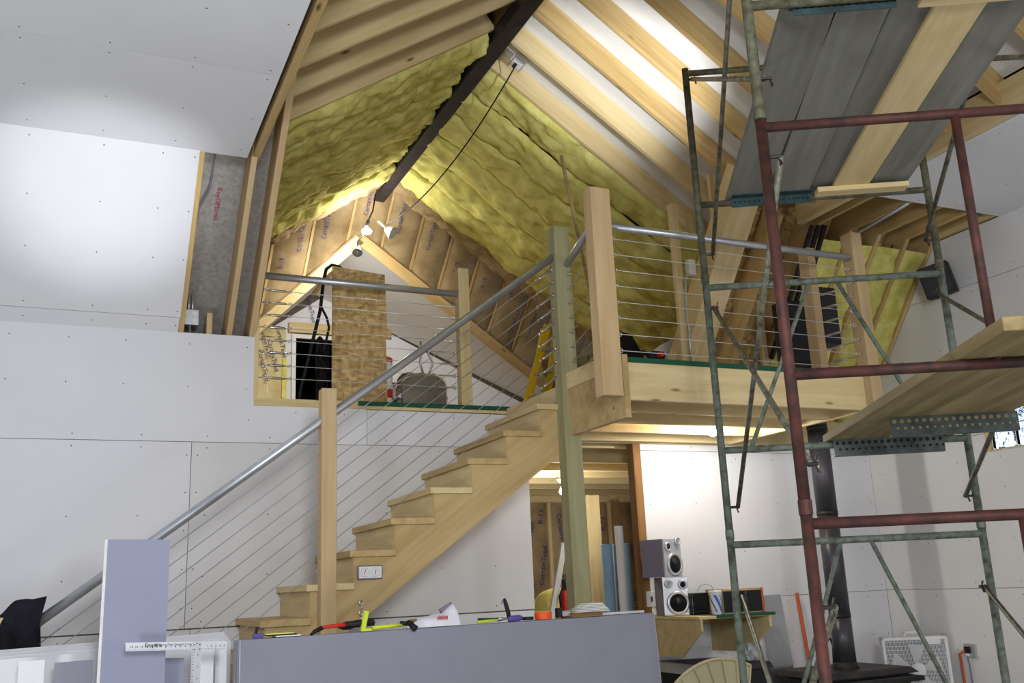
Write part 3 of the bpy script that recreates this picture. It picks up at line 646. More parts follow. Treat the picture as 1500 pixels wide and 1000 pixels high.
for k in range(7):
    z = za-.19-.105*k; a = Vector((bp.x+.03, bp.y-.03, z)); b = Vector((P3X, YP+.06, z)); d = (b-a).normalized()
    turnbuckle(pr, a, d); tubeobj('cable', [a+d*.19, b], CABLE_R, 'bright_steel', pr, 6)
# loft railing
lf = thing('loft_railing', 'pipe rail with horizontal cables above the drywall at the loft edge', 'railing', (1.9, YW, ZL))
z0 = PY(395, 404, YW+.02).z
tubeobj('handrail', [(1.09, YW+.02, z0), (2.67, YW+.02, z0-.012)], .027, 'galv', lf, 14)
LPX = PY(680, 500, YW+.02).x
beam('post', (LPX, YW+.035, ZL), (LPX, YW+.035, PY(678, 393, YW).z), .09, .09, 'pine', lf, (0, 1, 0))
beam('post', (1.115, YW+.04, ZL), (1.115, YW+.04, 3.7), .03, .09, 'pine', lf, (0, 1, 0))
for k in range(8):
    z = z0-.11-.093*k
    tubeobj('cable', [(1.32, YW+.02, z), (LPX-.2, YW+.02, z-.01)], CABLE_R, 'bright_steel', lf, 6)
    eyebolt(lf, (1.13, YW+.02, z), (1, 0, 0), (0, 1, 0)); turnbuckle(lf, (1.17, YW+.02, z), (1, 0, 0)); eyebolt(lf, (LPX-.045, YW+.02, z-.01), (-1, 0, 0), (0, 1, 0))
    MB().tube([(LPX-.22, YW+.02, z-.01), (LPX-.08, YW+.02, z-.01)], .006, 6).build('turnbuckle', 'bright_steel', lf)
# ------------------------------------------------------------------ scaffold
E2 = Vector((.878, -.478, 0)).normalized(); G2 = Vector((1.0, 1.76, 0)).normalized(); WF = 1.32
FL_ = Vector((2.24, 2.56, 0)); RL_ = Vector((3.24, 4.32, 0)); ZUP = Vector((0, 0, 1))
TR = .0205
def sframe(base, z0, z1, mpost, mbar, label, kind):
    t = thing('scaffolding', label, 'scaffold', base+ZUP*z0, 'scaffold frames')
    l0, l1 = base, base+E2*WF
    posts = []
    for q in (l0, l1):
        po = tubeobj('post', [q+ZUP*(z0+.0005), q+ZUP*z1], TR, mpost, t); posts.append(po)
        MB().lathe([(TR+.003, .0005), (TR+.003, .05)], q+ZUP*(z0), ZUP, 12).build('collar', mpost, po)
    zt, zb = z1-.03, z0+.48
    for z in (zt, zb): tubeobj('cross_bar', [l0+ZUP*z, l1+ZUP*z], TR*.93, mbar, t)
    if kind == 'inner':
        for s_ in (.30, .66):
            p = base+E2*(WF*s_ if s_ > .5 else .66*WF); 
        p = base+E2*.70; tubeobj('inner_leg', [p+ZUP*zb, p+ZUP*zt], TR*.8, mbar, t)
    else:
        m_ = base+E2*(WF*.44); m2 = base+E2*(WF*.56)
        tubeobj('diagonal', [m_+ZUP*(zt-.01), l0+E2*.16+ZUP*zb], .012, mbar, t, 8)
        tubeobj('diagonal', [m2+ZUP*(zt-.01), l1-E2*.16+ZUP*zb], .012, mbar, t, 8)
    for q in (l0, l1):
        for z in (z0+.17, z0+1.30):
            MB().tube([q, q+E2*.02*(1 if q is l0 else -1)+G2*0], .006, 6)
            b = MB().tube([q+ZUP*z-E2*.0, q+ZUP*z+E2*(.06 if q is l0 else -.06)], .007, 6)
            c_ = q+ZUP*z+E2*(.048 if q is l0 else -.048)
            b.prism([c_+ZUP*.006-G2*.003, c_+ZUP*.03-G2*.010+E2*.008, c_+ZUP*.03+G2*.010+E2*.008, c_+ZUP*.006+G2*.003], E2*.006).prism([c_-ZUP*.006-G2*.003, c_-ZUP*.03-G2*.010+E2*.008, c_-ZUP*.03+G2*.010+E2*.008, c_-ZUP*.006+G2*.003], E2*.006)
            b.build('wing_nut', 'steel_dark', posts[0] if q is l0 else posts[1])
    return t
lv = [(0, 1.60), (1.60, 3.05), (3.05, 4.42)]
sframe(FL_, *lv[0], 'scaf_red', 'scaf_red', 'rusty red scaffold frame on the floor, nearest the camera', 'inner')
sframe(FL_, *lv[1], 'scaf_red', 'scaf_red', 'rusty red scaffold frame in the middle of the near stack', 'inner')
sframe(FL_, *lv[2], 'scaf_olive', 'scaf_olive', 'olive scaffold frame on top of the near red frames', 'inner')
sframe(RL_, *lv[0], 'scaf_green', 'scaf_green', 'pale green scaffold frame on the floor in front of the stove', 'diag')
sframe(RL_, *lv[1], 'scaf_green', 'scaf_green', 'pale green scaffold frame in front of the platform end', 'diag')
sframe(RL_, *lv[2], 'scaf_olive', 'scaf_olive', 'olive scaffold frame topping the far stack below the rafters', 'plain')
for si, (off_, sn) in enumerate(((.032, 'left'), (WF-.032, 'right'))):
    for i, (a, b) in enumerate(lv):
        t = thing('cross_brace', f'{["lowest", "middle", "topmost"][i]} crossed scaffold brace on the {sn} side of the tower', 'brace', FL_+E2*off_+ZUP*(a+.17), 'scaffold cross braces')
        f0, r0 = FL_+E2*off_, RL_+E2*off_
        tubeobj('bar', [f0+ZUP*(a+.17), r0+ZUP*(a+1.30)], .0125, 'brace_steel', t, 8)
        o2 = E2*(.026 if si == 0 else -.026)
        tubeobj('bar', [f0+o2+ZUP*(a+1.30), r0+o2+ZUP*(a+.17)], .0125, 'brace_steel', t, 8)
# upper planks, spans from the far bar past the near bar
def ulab(z): return z
zpl = 3.05+.48+TR
def plank(name, label, s0, s1, r0, r1, z, th, m, over=(.35, .12), cat='plank', extra=None):
    """s along near bar, r along far bar"""
    a0, a1 = FL_+E2*s0, FL_+E2*s1; b0, b1 = RL_+E2*r0, RL_+E2*r1
    d0 = (b0-a0).normalized(); d1 = (b1-a1).normalized()
    w_ = ((a1-a0).length+(b1-b0).length)/2
    A = (a0+a1)/2-d0*over[0]+ZUP*(z+th/2); B = (b0+b1)/2+d0*over[1]+ZUP*(z+th/2)
    return tag(beam(name, A, B, w_, th, m), label, cat, 'scaffold planks')
def sN(px_, py_, z, base): p = PZ(px_, py_, z); return (p-Vector((base.x, base.y, p.z))).dot(E2)
def plank_px(label, f, r, z, th, m, over=(.35, .05)):
    return plank('scaffold_plank', label, *f, *r, z, th, m, over)
fz = [sN(x, 30, zpl, FL_) for x in (1142, 1215, 1290, 1356, 1430, 1488)]
rz_ = [sN(x, 300, zpl, RL_) for x in (1060, 1118, 1178, 1206, 1252, 1315)]
pa = plank_px('wide grey scaffold plank at the left of the upper deck', (fz[0], fz[1]-.003), (rz_[0], rz_[1]-.003), zpl, .04, 'grey_plank', (.6, .06))
pb = plank_px('grey scaffold plank beside the crack of the upper deck', (fz[1]+.003, fz[2]-.012), (rz_[1]+.003, rz_[2]-.006), zpl, .04, 'grey_plank', (.6, .06))
pc = plank_px('darker grey plank left of the new pine board on the upper deck', (fz[2]+.012, fz[4]-.06), (rz_[2]+.006, rz_[4]-.06), zpl+.03, .04, 'grey_plank', (.6, .1))
pd = plank_px('grey plank at the right edge of the upper deck', (fz[4]-.05, fz[5]), (rz_[4]-.05, rz_[5]), zpl+.03, .04, 'grey_plank', (.6, .1))
pe = plank_px('new pine board fixed under the grey upper deck planks', (fz[3], fz[4]), (rz_[3], rz_[4]), zpl+.004, .025, 'pine', (.0, .02))
tag(beam('cleat', FL_+E2*(fz[3]-.08)+ZUP*(zpl-.012)+G2*.06, FL_+E2*(fz[5]+.0)+ZUP*(zpl-.012)+G2*.06, .085, .022, 'pine'), 'short pine cleat under the near end of the upper planks', 'cleat')
tag(beam('cleat', RL_+E2*(rz_[2]+.02)+ZUP*(zpl-.012)-G2*.06, RL_+E2*(rz_[5]-.05)+ZUP*(zpl-.012)-G2*.06, .085, .03, 'pine'), 'short pine cleat under the far end of the upper planks', 'cleat')
for base, ff, lab in ((FL_, (fz[0]+.02, fz[2]), 'near'), (RL_, (rz_[0]+.03, rz_[2]), 'far')):
    t = thing('deck_hook', f'teal perforated steel hook channel at the {lab} end of the upper deck', 'bracket', base+E2*ff[0]+ZUP*zpl, 'deck hook channels')
    a, b = base+E2*ff[0], base+E2*ff[1]; sg = 1 if lab == 'near' else -1
    beam('web', a+ZUP*(zpl-.022)-G2*.026*-sg, b+ZUP*(zpl-.022)-G2*.026*-sg, .004, .075, 'teal_metal', t)
    beam('flange', a+ZUP*(zpl-.004)+G2*.05*sg, b+ZUP*(zpl-.004)+G2*.05*sg, .06, .004, 'teal_metal', t)
    dm = MB(); L_ = (b-a).length
    for q in range(int(L_/.028)):
        c_ = a+E2*(.02+.028*q)+ZUP*(zpl-.03)+G2*(.0285*sg); cc = a+E2*(.02+.028*q)+ZUP*(zpl-.03)-G2*(.0)
        dm.lathe([(.007, -.004), (.007, .004)], a+E2*(.02+.028*q)+ZUP*(zpl-.03)+G2*(.026*sg), G2, 6)
    o = dm.build('holes', 'black', t); o['kind'] = 'stuff'
# lower deck
zlo = 1.60+.48+TR
d0r, d1r = sN(1222, 640, zlo, RL_), sN(1415, 630, zlo, RL_)
d0f = sN(1500, 530, zlo, FL_); d0f = (PZ(1500, 530, zlo)-Vector((FL_.x, FL_.y, zlo))).dot(E2)
plank('scaffold_deck', 'pine plank deck on the lower scaffold level at the right', d0r, d0r+.28, d0r, d0r+.28, zlo, .045, 'deck_wood', (.4, .08))
plank('scaffold_deck', 'second pine deck plank on the lower scaffold level, right of the first', d0r+.284, d1r, d0r+.284, d1r, zlo, .045, 'deck_wood', (.4, .08))
for i, (f_, lab) in enumerate(((.97, 'far'), (.62, 'middle'))):
    a = RL_.lerp(FL_, 1-f_)+E2*(d0r+(.02 if i == 0 else .12)); b = a+E2*(d1r-d0r-.1)
    t = thing('deck_hook', f'grey perforated steel channel under the {lab} part of the lower deck', 'bracket', a+ZUP*zlo, 'deck hook channels')
    beam('web', a+ZUP*(zlo-.045), b+ZUP*(zlo-.045), .004, .09, 'perf_steel', t)
    beam('flange', a+ZUP*(zlo-.088)+G2*.02, b+ZUP*(zlo-.088)+G2*.02, .04, .004, 'perf_steel', t)
    dm = MB(); L_ = (b-a).length
    for q in range(int(L_/.034)):
        for zz, rr in ((-.022, .010), (-.055, .007)):
            dm.lathe([(rr, -.004), (rr, .004)], a+E2*(.02+.034*q+(.012 if rr < .01 else 0))+ZUP*(zlo+zz), G2, 8)
    o = dm.build('holes', 'deck_wood' if i else 'black', t); o['kind'] = 'stuff'
# ------------------------------------------------------------------ lamps that show in the photograph
def bulb(parent, p, m='bulb', r=.03):
    MB().lathe([(.012, -.05), (.016, -.03), (r*.85, -.012), (r, .006), (r*.8, .026), (r*.3, .036)], p, (0, 0, -1), 14).build('glass_bulb', m, parent, smooth=True)
p = PY(537, 338, 9.25)
t = thing('clamp_lamp', 'clamp lamps with a lit bulb hanging at the far end of the ridge beam', 'lamp', p)
bulb(t, p, 'bulb_large', .055)
MB().tube([p+Vector((0, 0, .05)), p+Vector((.02, 0, .12))], .018, 8).build('socket', 'black', t)
tubeobj('hanger', [p+Vector((.02, 0, .12)), p+Vector((.10, .1, .28)), p+Vector((.16, .2, .52))], .008, 'steel_dark', t, 6)
q = PY(570, 338, 9.25); MB().lathe([(.02, -.05), (.05, 0), (.075, .05), (.07, .055), (.03, .0)], q, (.6, -.4, -.5), 14).build('reflector', 'white_plastic', t, smooth=True)
MB().tube([q+Vector((-.06, 0, .05)), q, q+Vector((-.12, 0, .1))], .015, 8).build('clamp', 'bright_steel', t)
q = PY(524, 366, 9.25); MB().lathe([(.02, -.05), (.035, 0), (.055, .05), (.05, .055), (.02, .0)], q, (-.2, -.5, -.8), 12).build('reflector', 'silver_plastic', t, smooth=True)
MB().tube([q, q+Vector((.0, 0, .09)), p], .008, 6).build('clamp', 'steel_dark', t)
l_ = lamp('dormer_fill_light', 'SPOT', tuple(q+Vector((0, .10, -.10))), 150, (1, .98, .94), (2.9, 12.2, 3.4), .04, 150)  # added spot to brighten the dormer, beyond what the lit bulb gives
l_.parent = t; l_.matrix_parent_inverse = t.matrix_basis.inverted()
p = PY(1044, 632, 6.02)
t = thing('ceiling_bulb', 'bare lit bulb under the platform joists behind the green scaffold post', 'lamp', p+Vector((0, 0, .08)))
MB().lathe([(.05, 0), (.05, .02), (.025, .05)], p+Vector((0, 0, .13)), (0, 0, -1), 14).build('socket', 'white_plastic', t); bulb(t, p)
p = PY(824, 719, 8.0)
t = thing('ceiling_bulb', 'bare lit bulb hanging in the store room beyond the doorway', 'lamp', p+Vector((0, 0, .08)))
MB().lathe([(.05, 0), (.05, .02), (.025, .05)], p+Vector((0, 0, .13)), (0, 0, -1), 14).build('socket', 'white_plastic', t); bulb(t, p)
# outlet on the right slope with the black lead that feeds the clamp lamps
o0 = PP(755, 97, Vector((XC, 0, ZR))-NR*.0, NR)
ob = thing('outlet_box', 'grey metal outlet box between rafters beside the ridge beam', 'outlet', o0)
fo = frame(o0, o0+DR, NR)
def obox(name, c, d, n_, sx, sy, sz, m, parent): return beam(name, Vector(c)-Vector(d)*sx/2, Vector(c)+Vector(d)*sx/2, sy, sz, m, parent, n_)
obox('box', o0+NR*.05, DR, NR, .11, .11, .06, 'galv', ob); obox('cover', o0+NR*.018, DR, NR, .09, .075, .004, 'white_plastic', ob)
obox('plug', o0-NR*.0+DR*-.01, DR, NR, .03, .03, .04, 'black', ob)
pe_ = Vector(PY(566, 330, 9.25)); pts = []
s0 = o0-NR*.02
for i in range(21):
    u = i/20; pts.append(s0.lerp(pe_, u)-Vector((0, 0, .75*u*(1-u))))
tag(tubeobj('extension_lead', pts, .006, 'black', None, 8), 'black lead sagging from the roof outlet to the far clamp lamps', 'cable')
# left electrical box in the open rafter bay
c = PY(279, 465, YW+.05)
ob = thing('junction_box', 'square metal four socket box on conduit in the open bay of the slope', 'outlet', c)
MB().box((c.x-.055, c.y-.02, c.z-.055), (c.x+.055, c.y+.03, c.z+.055)).build('box', 'galv', ob, bevel=.004)
for dx in (-.026, .026):
    for dz in (-.026, .026): MB().lathe([(.017, 0), (.017, .003)], c+Vector((dx, -.021, dz)), (0, -1, 0), 10).build('socket', 'white_plastic', ob)
for dx in (-.012, .014): tubeobj('conduit', [c+Vector((dx, .01, .05)), c+Vector((dx, .06, .22))], .009, 'galv', ob, 8)
tubeobj('conduit', [c+Vector((0, .01, -.05)), c+Vector((0, .01, -.3))], .009, 'galv', ob, 8)
pts = [Vector((x, 0, 0))+S0+SD*a+SN*d for x, a, d in ((.70, 1.28, .2), (.70, 1.1, .2), (.69, .98, .2), (.64, .85, .2), (.62, .6, .2))]
tubeobj('wiring', pts, .007, 'grey_plastic', slope, 8)
# ------------------------------------------------------------------ things in the loft
def qy(x, y, Y): return PY(x, y, Y)
a, b = qy(487, 390, 7.0), qy(563, 403, 7.0)
tag(MB().prism([(a.x-.02, 6.92, ZL), (b.x-.01, 6.92, ZL), (b.x-.01, 6.94, 3.30), (b.x+.035, 6.94, 3.30), (b.x+.035, 6.94, 3.38), (b.x, 6.94, 3.38), (b.x, 6.99, b.z), (a.x, 6.99, a.z)], (0, .018, 0)).build('board', 'osb'), 'tall offcut of flake board standing at the loft rail', 'board')
pl = thing('pole_tool', 'black bent pole leaning behind the flake board in the loft', 'tool', qy(437, 580, 7.3))
tubeobj('shaft', [qy(x, y, 7.15) for x, y in ((508, 400), (497, 391), (486, 388), (478, 394), (474, 410), (469, 455), (455, 512), (441, 566), (436, 600))], .014, 'black', pl, 10)
tubeobj('handle', [qy(x, y, 7.15) for x, y in ((470, 448), (479, 466), (482, 480), (478, 498), (474, 515))], .010, 'black', pl, 8)
tag(MB().grid(lambda u, v: qy(462+21*u, 500+85*v-8*math.sin(u*5), 7.6+.05*noise.noise(Vector((u*4, v*4, 1)))), 12, 14).prism([qy(464, 505, 7.62), qy(482, 498, 7.62), qy(482, 620, 7.62), qy(464, 620, 7.62)], (0, .02, 0)).build('tarpaulin', 'black', smooth=False), 'crumpled black sheet hanging beside the loft window', 'sheet')
c = qy(567, 560, 7.0); c.z = ZL
t = thing('canister', 'white and red cleaning wipes canister at the loft edge', 'canister', c)
h = qy(567, 531, 7.0).z-ZL
MB().lathe([(.040, 0), (.042, .01), (.042, h), (.036, h+.005)], c, ZUP, 18).build('body', 'white_plastic', t, smooth=True)
MB().lathe([(.043, h-.002), (.043, h+.03), (.02, h+.045)], c, ZUP, 18).build('cap', 'red', t)
MB().lathe([(.0425, .09), (.0425, .16)], c, ZUP, 18).build('label_band', 'red', t)
c = qy(577, 570, 7.05); c.z = ZL
t = thing('spray_bottle', 'small white and green bottle beside the wipes canister', 'bottle', c)
MB().lathe([(.030, 0), (.032, .02), (.032, .16), (.014, .20)], c, ZUP, 14).build('body', 'white_plastic', t, smooth=True); MB().lathe([(.033, .03), (.033, .10)], c, ZUP, 14).build('label_band', 'green_paint', t); MB().lathe([(.016, .2), (.016, .23)], c, ZUP, 10).build('cap', 'red', t)
# fluted metal pan with wire handle
x0, x1 = qy(581, 560, 6.95).x, qy(655, 560, 6.95).x; zt = qy(620, 546, 6.95).z
t = thing('metal_pan', 'fluted grey metal pan with wire handles standing on its edge in the loft', 'pan', ((x0+x1)/2, 6.95, ZL))
W2 = (x1-x0)/2; cx = (x0+x1)/2
def outl(k, w2, zt_, y):
    pts = [(cx-w2, y, ZL+.0), (cx-w2, y, zt_-.10)]
    pts += [(cx-w2+.10-.10*math.cos(a_), y, zt_-.10+.10*math.sin(a_)) for a_ in [math.pi/2*i/6 for i in range(1, 7)]]
    pts += [(cx+w2-.10+.10*math.sin(a_), y, zt_-.10+.10*math.cos(a_)) for a_ in [math.pi/2*i/6 for i in range(0, 7)]]
    return pts+[(cx+w2, y, ZL)]
MB().prism(outl(0, W2*.86, zt-.035, 6.90), (0, .05, 0)).build('bowl', 'pan_metal', t)
rim = outl(0, W2, zt, 6.955); inn = outl(0, W2*.87, zt-.03, 6.925); fb = MB()
for i in range(len(rim)-1):
    for s_ in range(4):
        u0, u1 = s_/4, (s_+1)/4; a0, a1 = Vector(rim[i]).lerp(Vector(rim[i+1]), u0), Vector(rim[i]).lerp(Vector(rim[i+1]), u1); b0, b1 = Vector(inn[i]).lerp(Vector(inn[i+1]), u0), Vector(inn[i]).lerp(Vector(inn[i+1]), u1)
        off = Vector((0, .02 if s_ % 2 else -.012, 0)); fb.add([a0+off, a1-off, b1, b0], [(0, 1, 2, 3)])
fb.build('fluted_rim', 'bright_steel', t)
for pts in (((620, 548), (615, 530), (618, 515), (616, 500)), ((628, 548), (634, 532), (627, 518), (636, 498), (640, 490))):
    tubeobj('handle', [qy(x, y, 6.95) for x, y in pts], .009, 'bright_steel', t, 8)
# yellow step ladder and boxes
t = thing('step_ladder', 'yellow fibreglass step ladder with metal treads near the stair head', 'ladder', (3.75, 7.6, ZL))
La, Lb = qy(773, 586, 7.6), qy(802, 478, 7.6); Ra, Rb = qy(801, 578, 7.6), qy(821, 478, 7.6)
dL = (Lb-La).normalized(); dR = (Rb-Ra).normalized()
beam('rail', La-dL*.4, Lb+dL*.02, .025, .07, 'yellow_fibreglass', t, (1, -.6, 0)); beam('rail', Ra-dR*.4, Rb+dR*.02, .025, .07, 'yellow_fibreglass', t, (1, -.6, 0))
beam('rear_rail', La+Vector((.25, .7, -.3)), Lb+Vector((.0, .1, 0)), .025, .04, 'yellow_fibreglass', t, (1, 0, 0)); beam('rear_rail', Ra+Vector((.25, .7, -.3)), Rb+Vector((.0, .1, 0)), .025, .04, 'yellow_fibreglass', t, (1, 0, 0))
for u in (-.02, .29, .62, .93): beam('step', La.lerp(Lb, u)+dL*.03, Ra.lerp(Rb, u+.05), .085, .025, 'aluminium', t, ZUP)
for i, (pts, yy) in enumerate(((((792, 528), (838, 522), (846, 570), (808, 585)), 8.5), (((842, 525), (880, 515), (882, 565), (846, 572)), 8.6))):
    P_ = [qy(x, y, yy) for x, y in pts]
    t = thing('cardboard_box', ['grey brown carton tilted beside the yellow ladder', 'grey brown carton half hidden by the green support post'][i], 'box', P_[3], 'cartons behind the ladder')
    MB().prism(P_, (.1, .35, .02)).build('body', 'cardboard', t); MB().prism([P_[0].lerp(P_[1], .48)+Vector((0, -.003, 0)), P_[0].lerp(P_[1], .54)+Vector((0, -.003, 0)), P_[3].lerp(P_[2], .54)+Vector((0, -.003, 0)), P_[3].lerp(P_[2], .48)+Vector((0, -.003, 0))], (0, .002, 0)).build('tape', 'brown_wood', t)
# leaning rod, studs and lumber around the platform
tag(tubeobj('rod', [qy(822, 228, 6.0), qy(858, 395, 6.0), qy(893, 560, 6.0), qy(897, 580, 6.0)], .014, 'tread_wood', None, 8), 'long thin wooden rod leaning between the two stair head posts', 'rod')
for i, (xa, ya, xb, yb, yy, w_, m_, lab) in enumerate((
        (984, 300, 1000, 530, 6.2, .075, 'pine', 'pale stud standing behind the platform cables, left of the diagonal timber'),
        (1040, 255, 1052, 330, 6.0, .05, 'pine', 'short pale stud above the platform rail near the scaffold hook'),
        (1108, 420, 1125, 530, 6.35, .06, 'pine', 'short pale stud among the dark rafters behind the platform'),
        (1068, 262, 1074, 345, 6.05, .04, 'pine', 'thin pale upright right of the short stud above the rail'))):
    A, B = qy(xb, yb, yy), qy(xa, ya, yy); A = A.copy(); A.x = B.x; A.z = ZL if yb > 500 else A.z
    tag(beam('stud', A, B, w_, .04, m_, None, (0, 1, 0)), lab, 'stud')
A, B = qy(1011, 400, 6.15), qy(1020, 372, 6.15)
t = thing('switch_box', 'white switch box with a curved grey conduit on a loft stud', 'outlet', A)
MB().box((A.x-.03, A.y-.03, A.z-.02), (A.x+.04, A.y+.02, A.z+.11)).build('box', 'white_plastic', t, bevel=.004)
tubeobj('conduit', [qy(x, y, 6.15) for x, y in ((1014, 395), (1006, 401), (1004, 412), (1005, 450), (1010, 492), (1012, 530))], .009, 'galv', t, 8)
# power tool and white panel on the loft floor by the rail post
P_ = [qy(x, y, 7.2) for x, y in ((925, 540), (968, 505), (1002, 488), (1002, 545))]
tag(MB().prism(P_, (0, .012, 0)).build('drywall_offcut', 'drywall'), 'white drywall offcut leaning under the yellow slope behind the platform edge', 'drywall')
c = qy(960, 522, 6.3)
t = thing('power_tool', 'small black power tool lying on the platform behind the cables', 'tool', c)
MB().lathe([(.03, -.08), (.045, -.03), (.045, .06), (.02, .1)], c, (1, .3, .1), 12).build('body', 'black', t, smooth=True); beam('grip', c, c+Vector((-.14, 0, .03)), .03, .03, 'black', t); MB().lathe([(.022, 0), (.022, .05)], c+Vector((.0, -.05, 0)), (0, -1, 0), 10).build('cap', 'red', t)
P_ = [qy(x, y, 7.4) for x, y in ((908, 485), (925, 490), (945, 525), (945, 545), (908, 545))]
tag(MB().prism(P_, (0, .05, 0)).build('tool_case', 'black'), 'dark case in the shadow behind the stair head post', 'case')
# black loudspeakers in the loft and on the right wall
def speaker_black(label, c, ax, up, w_, d_, h_):
    t = thing('loudspeaker', label, 'speaker', Vector(c)-Vector(up).normalized()*h_/2, 'black loudspeakers')
    ax = Vector(ax).normalized(); up = Vector(up).normalized(); nrm = ax.cross(up)
    beam('cabinet', c-up*h_/2, c+up*h_/2, w_, d_, 'black', t, nrm); f_ = c+nrm*(d_/2+.004)
    beam('grille', f_-up*h_*.46, f_+up*h_*.46, w_*.9, .008, 'cone', t, nrm)
    return t
speaker_black('black loudspeaker hung upright between the two right hand platform posts', PP(1206, 465, (0, bp.y+.15, 0), (0, 1, 0)), (1, 0, 0), (0, 0, 1), .17, .14, .45)
speaker_black('large black loudspeaker half hidden behind the wide platform post', PP(1160, 490, (0, bp.y+.22, 0), (0, 1, 0)), (1, 0, 0), (0, 0, 1), .20, .16, .50)
speaker_black('tilted black loudspeaker mounted high on the right wall', PX(1374, 411, XR-.16), (.55, -.85, 0), (-.25, .05, 1), .24, .2, .27)
# ------------------------------------------------------------------ stack of drywall with tools
A = PZ(352, 937, 1.222); B = PZ(958, 897, 1.222)
U = (B-A).normalized(); V = Vector((-U.y, U.x, 0)); WST = min((B-A).length, 2.44)
lean = .03
for k in range(8):
    o_ = V*(.0135*k); dh = -.004*(k % 3)
    bl, br = A+o_-ZUP*A.z-V*.06, A+o_+U*WST-ZUP*A.z-V*.06
    sh = random.uniform(-.006, .006) if k else 0
    quad = [bl+U*sh, br+U*sh, br+U*sh+V*.06+ZUP*(1.22+dh), bl+U*sh+V*.06+ZUP*(1.22+dh)]
    t = MB().prism(quad, V*.0125).build('plasterboard', 'drywall_back')
    tag(t, 'grey front panel of the standing drywall stack, facing the camera' if k == 0 else f'{["", "second", "third", "fourth", "fifth", "sixth", "seventh", "rearmost"][k]} drywall panel from the front in the standing stack under the tools', 'drywall', 'standing stack of drywall')
    if k == 0:
        for e, q_ in enumerate((bl, br)): MB().prism([q_-V*.0005-(U*.0005 if e == 0 else -U*.0), q_+V*.0125-(U*.0005 if e == 0 else -U*.0), q_+V*.0725+ZUP*1.22-(U*.0005 if e == 0 else 0*U), q_+V*.0595+ZUP*1.22-(U*.0005 if e == 0 else 0*U)], U*.001).build('cut_edge', 'gypsum', t)
ZT = 1.224
def T(x, back=0.05, h=0): return PZ(x, 0, 0) if False else (A + U*((lambda d: ((A.x*d.y-A.y*d.x))/((d.x*U.y-d.y*U.x)))(ray(x, 935-(x-352)*.066))) + V*back + ZUP*(ZT-A.z+h))
def top_box(name, label, cat, x0, x1, d0, d1, h0, h1, m, bev=.002, parent=None):
    a, b = T(x0), T(x1); a = a-V*.05; b = b-V*.05
    P_ = [a+V*d0+ZUP*h0, b+V*d0+ZUP*h0, b+V*d1+ZUP*h0, a+V*d1+ZUP*h0]
    o = MB().prism(P_, ZUP*(h1-h0)).build(name, m, parent, bevel=bev)
    if parent is None: tag(o, label, cat)
    return o
# note pads and pencils at the left end
for i, (x0, x1, h) in enumerate(((405, 442, .0), (395, 436, .006), (390, 432, .012))):
    top_box('note_pad', ['lowest note pad of the small pile at the left end of the drywall stack', 'dark note pad in the middle of the small pile on the drywall stack', 'yellow note pad on top of the small pile on the drywall stack'][i], 'note pad', x0, x1, .01, .09, h, h+.005, ['paper', 'black', 'insulation_pale'][i], 0)
t = thing('tape_dispenser', 'small dark pencil sharpener at the left end of the drywall stack', 'tool', T(380))
top_box('body', '', '', 374, 388, .02, .06, 0, .02, 'purple', .003, t); MB().tube([T(378, .04, .02), T(380, .04, .05)], .007, 8).build('stub', 'black', t)
# pry bar with red shaft and black grip
t = thing('pry_bar', 'curved pry bar with a red shaft and black grip on the drywall stack', 'tool', T(500))
MB().tube([T(459, .04, .0), T(466, .04, .015), T(480, .04, .03), T(495, .04, .033), T(512, .04, .035)], [.004, .008, .009, .009, .010], 8).build('shaft', 'red', t, smooth=True)
MB().tube([T(458, .035, -.002), T(464, .038, .012), T(476, .04, .028)], [.005, .010, .011], 8).build('hook', 'black', t, smooth=True)
MB().tube([T(510, .04, .035), T(530, .04, .037), T(552, .04, .038)], [.014, .018, .015], 10).build('grip', 'black', t, smooth=True)
MB().lathe([(.02, -.01), (.045, .0), (.03, .02), (.0, .03)], T(517, .09, .02), ZUP, 14).build('guard', 'black', t, smooth=True)
t = thing('clamp_tool', 'lime green clamp handle standing on the drywall stack', 'tool', T(537))
beam('handle', T(533, .02, .0), T(539, .02, .095), .018, .022, 'lime', t, U); beam('foot', T(531, .02, .006), T(546, .02, .006), .02, .012, 'lime', t)
t = thing('hammer', 'hammer with a dark head and lime handle across the drywall stack', 'hammer', T(600))
MB().tube([T(548, .03, .012), T(575, .03, .016), T(592, .03, .018)], [.011, .009, .008], 8).build('handle', 'lime', t, smooth=True)
MB().tube([T(590, .03, .03), T(600, .03, .022), T(607, .01, .02)], [.008, .012, .014], 8).build('claw', 'black', t, smooth=True)
MB().tube([T(600, .02, .03), T(603, -.015, .01), T(605, -.03, -.002)], [.013, .014, .017], 10).build('head', 'black', t, smooth=True)
MB().tube([T(604, .03, .03), T(620, .05, .03)], .012, 8).build('grip_end', 'brown_wood', t, smooth=True)
# chain hanging near the stair foot
c = PY(529, 900, YS-.02); t = thing('chain', 'short steel chain hanging below the stair stringer', 'chain', c)
for k in range(5): MB().ring(c+Vector((0, 0, .07-.03*k)), (1, 0, 0) if k % 2 else (0, 1, 0), .013, .004).build('link', 'bright_steel', t, smooth=True)
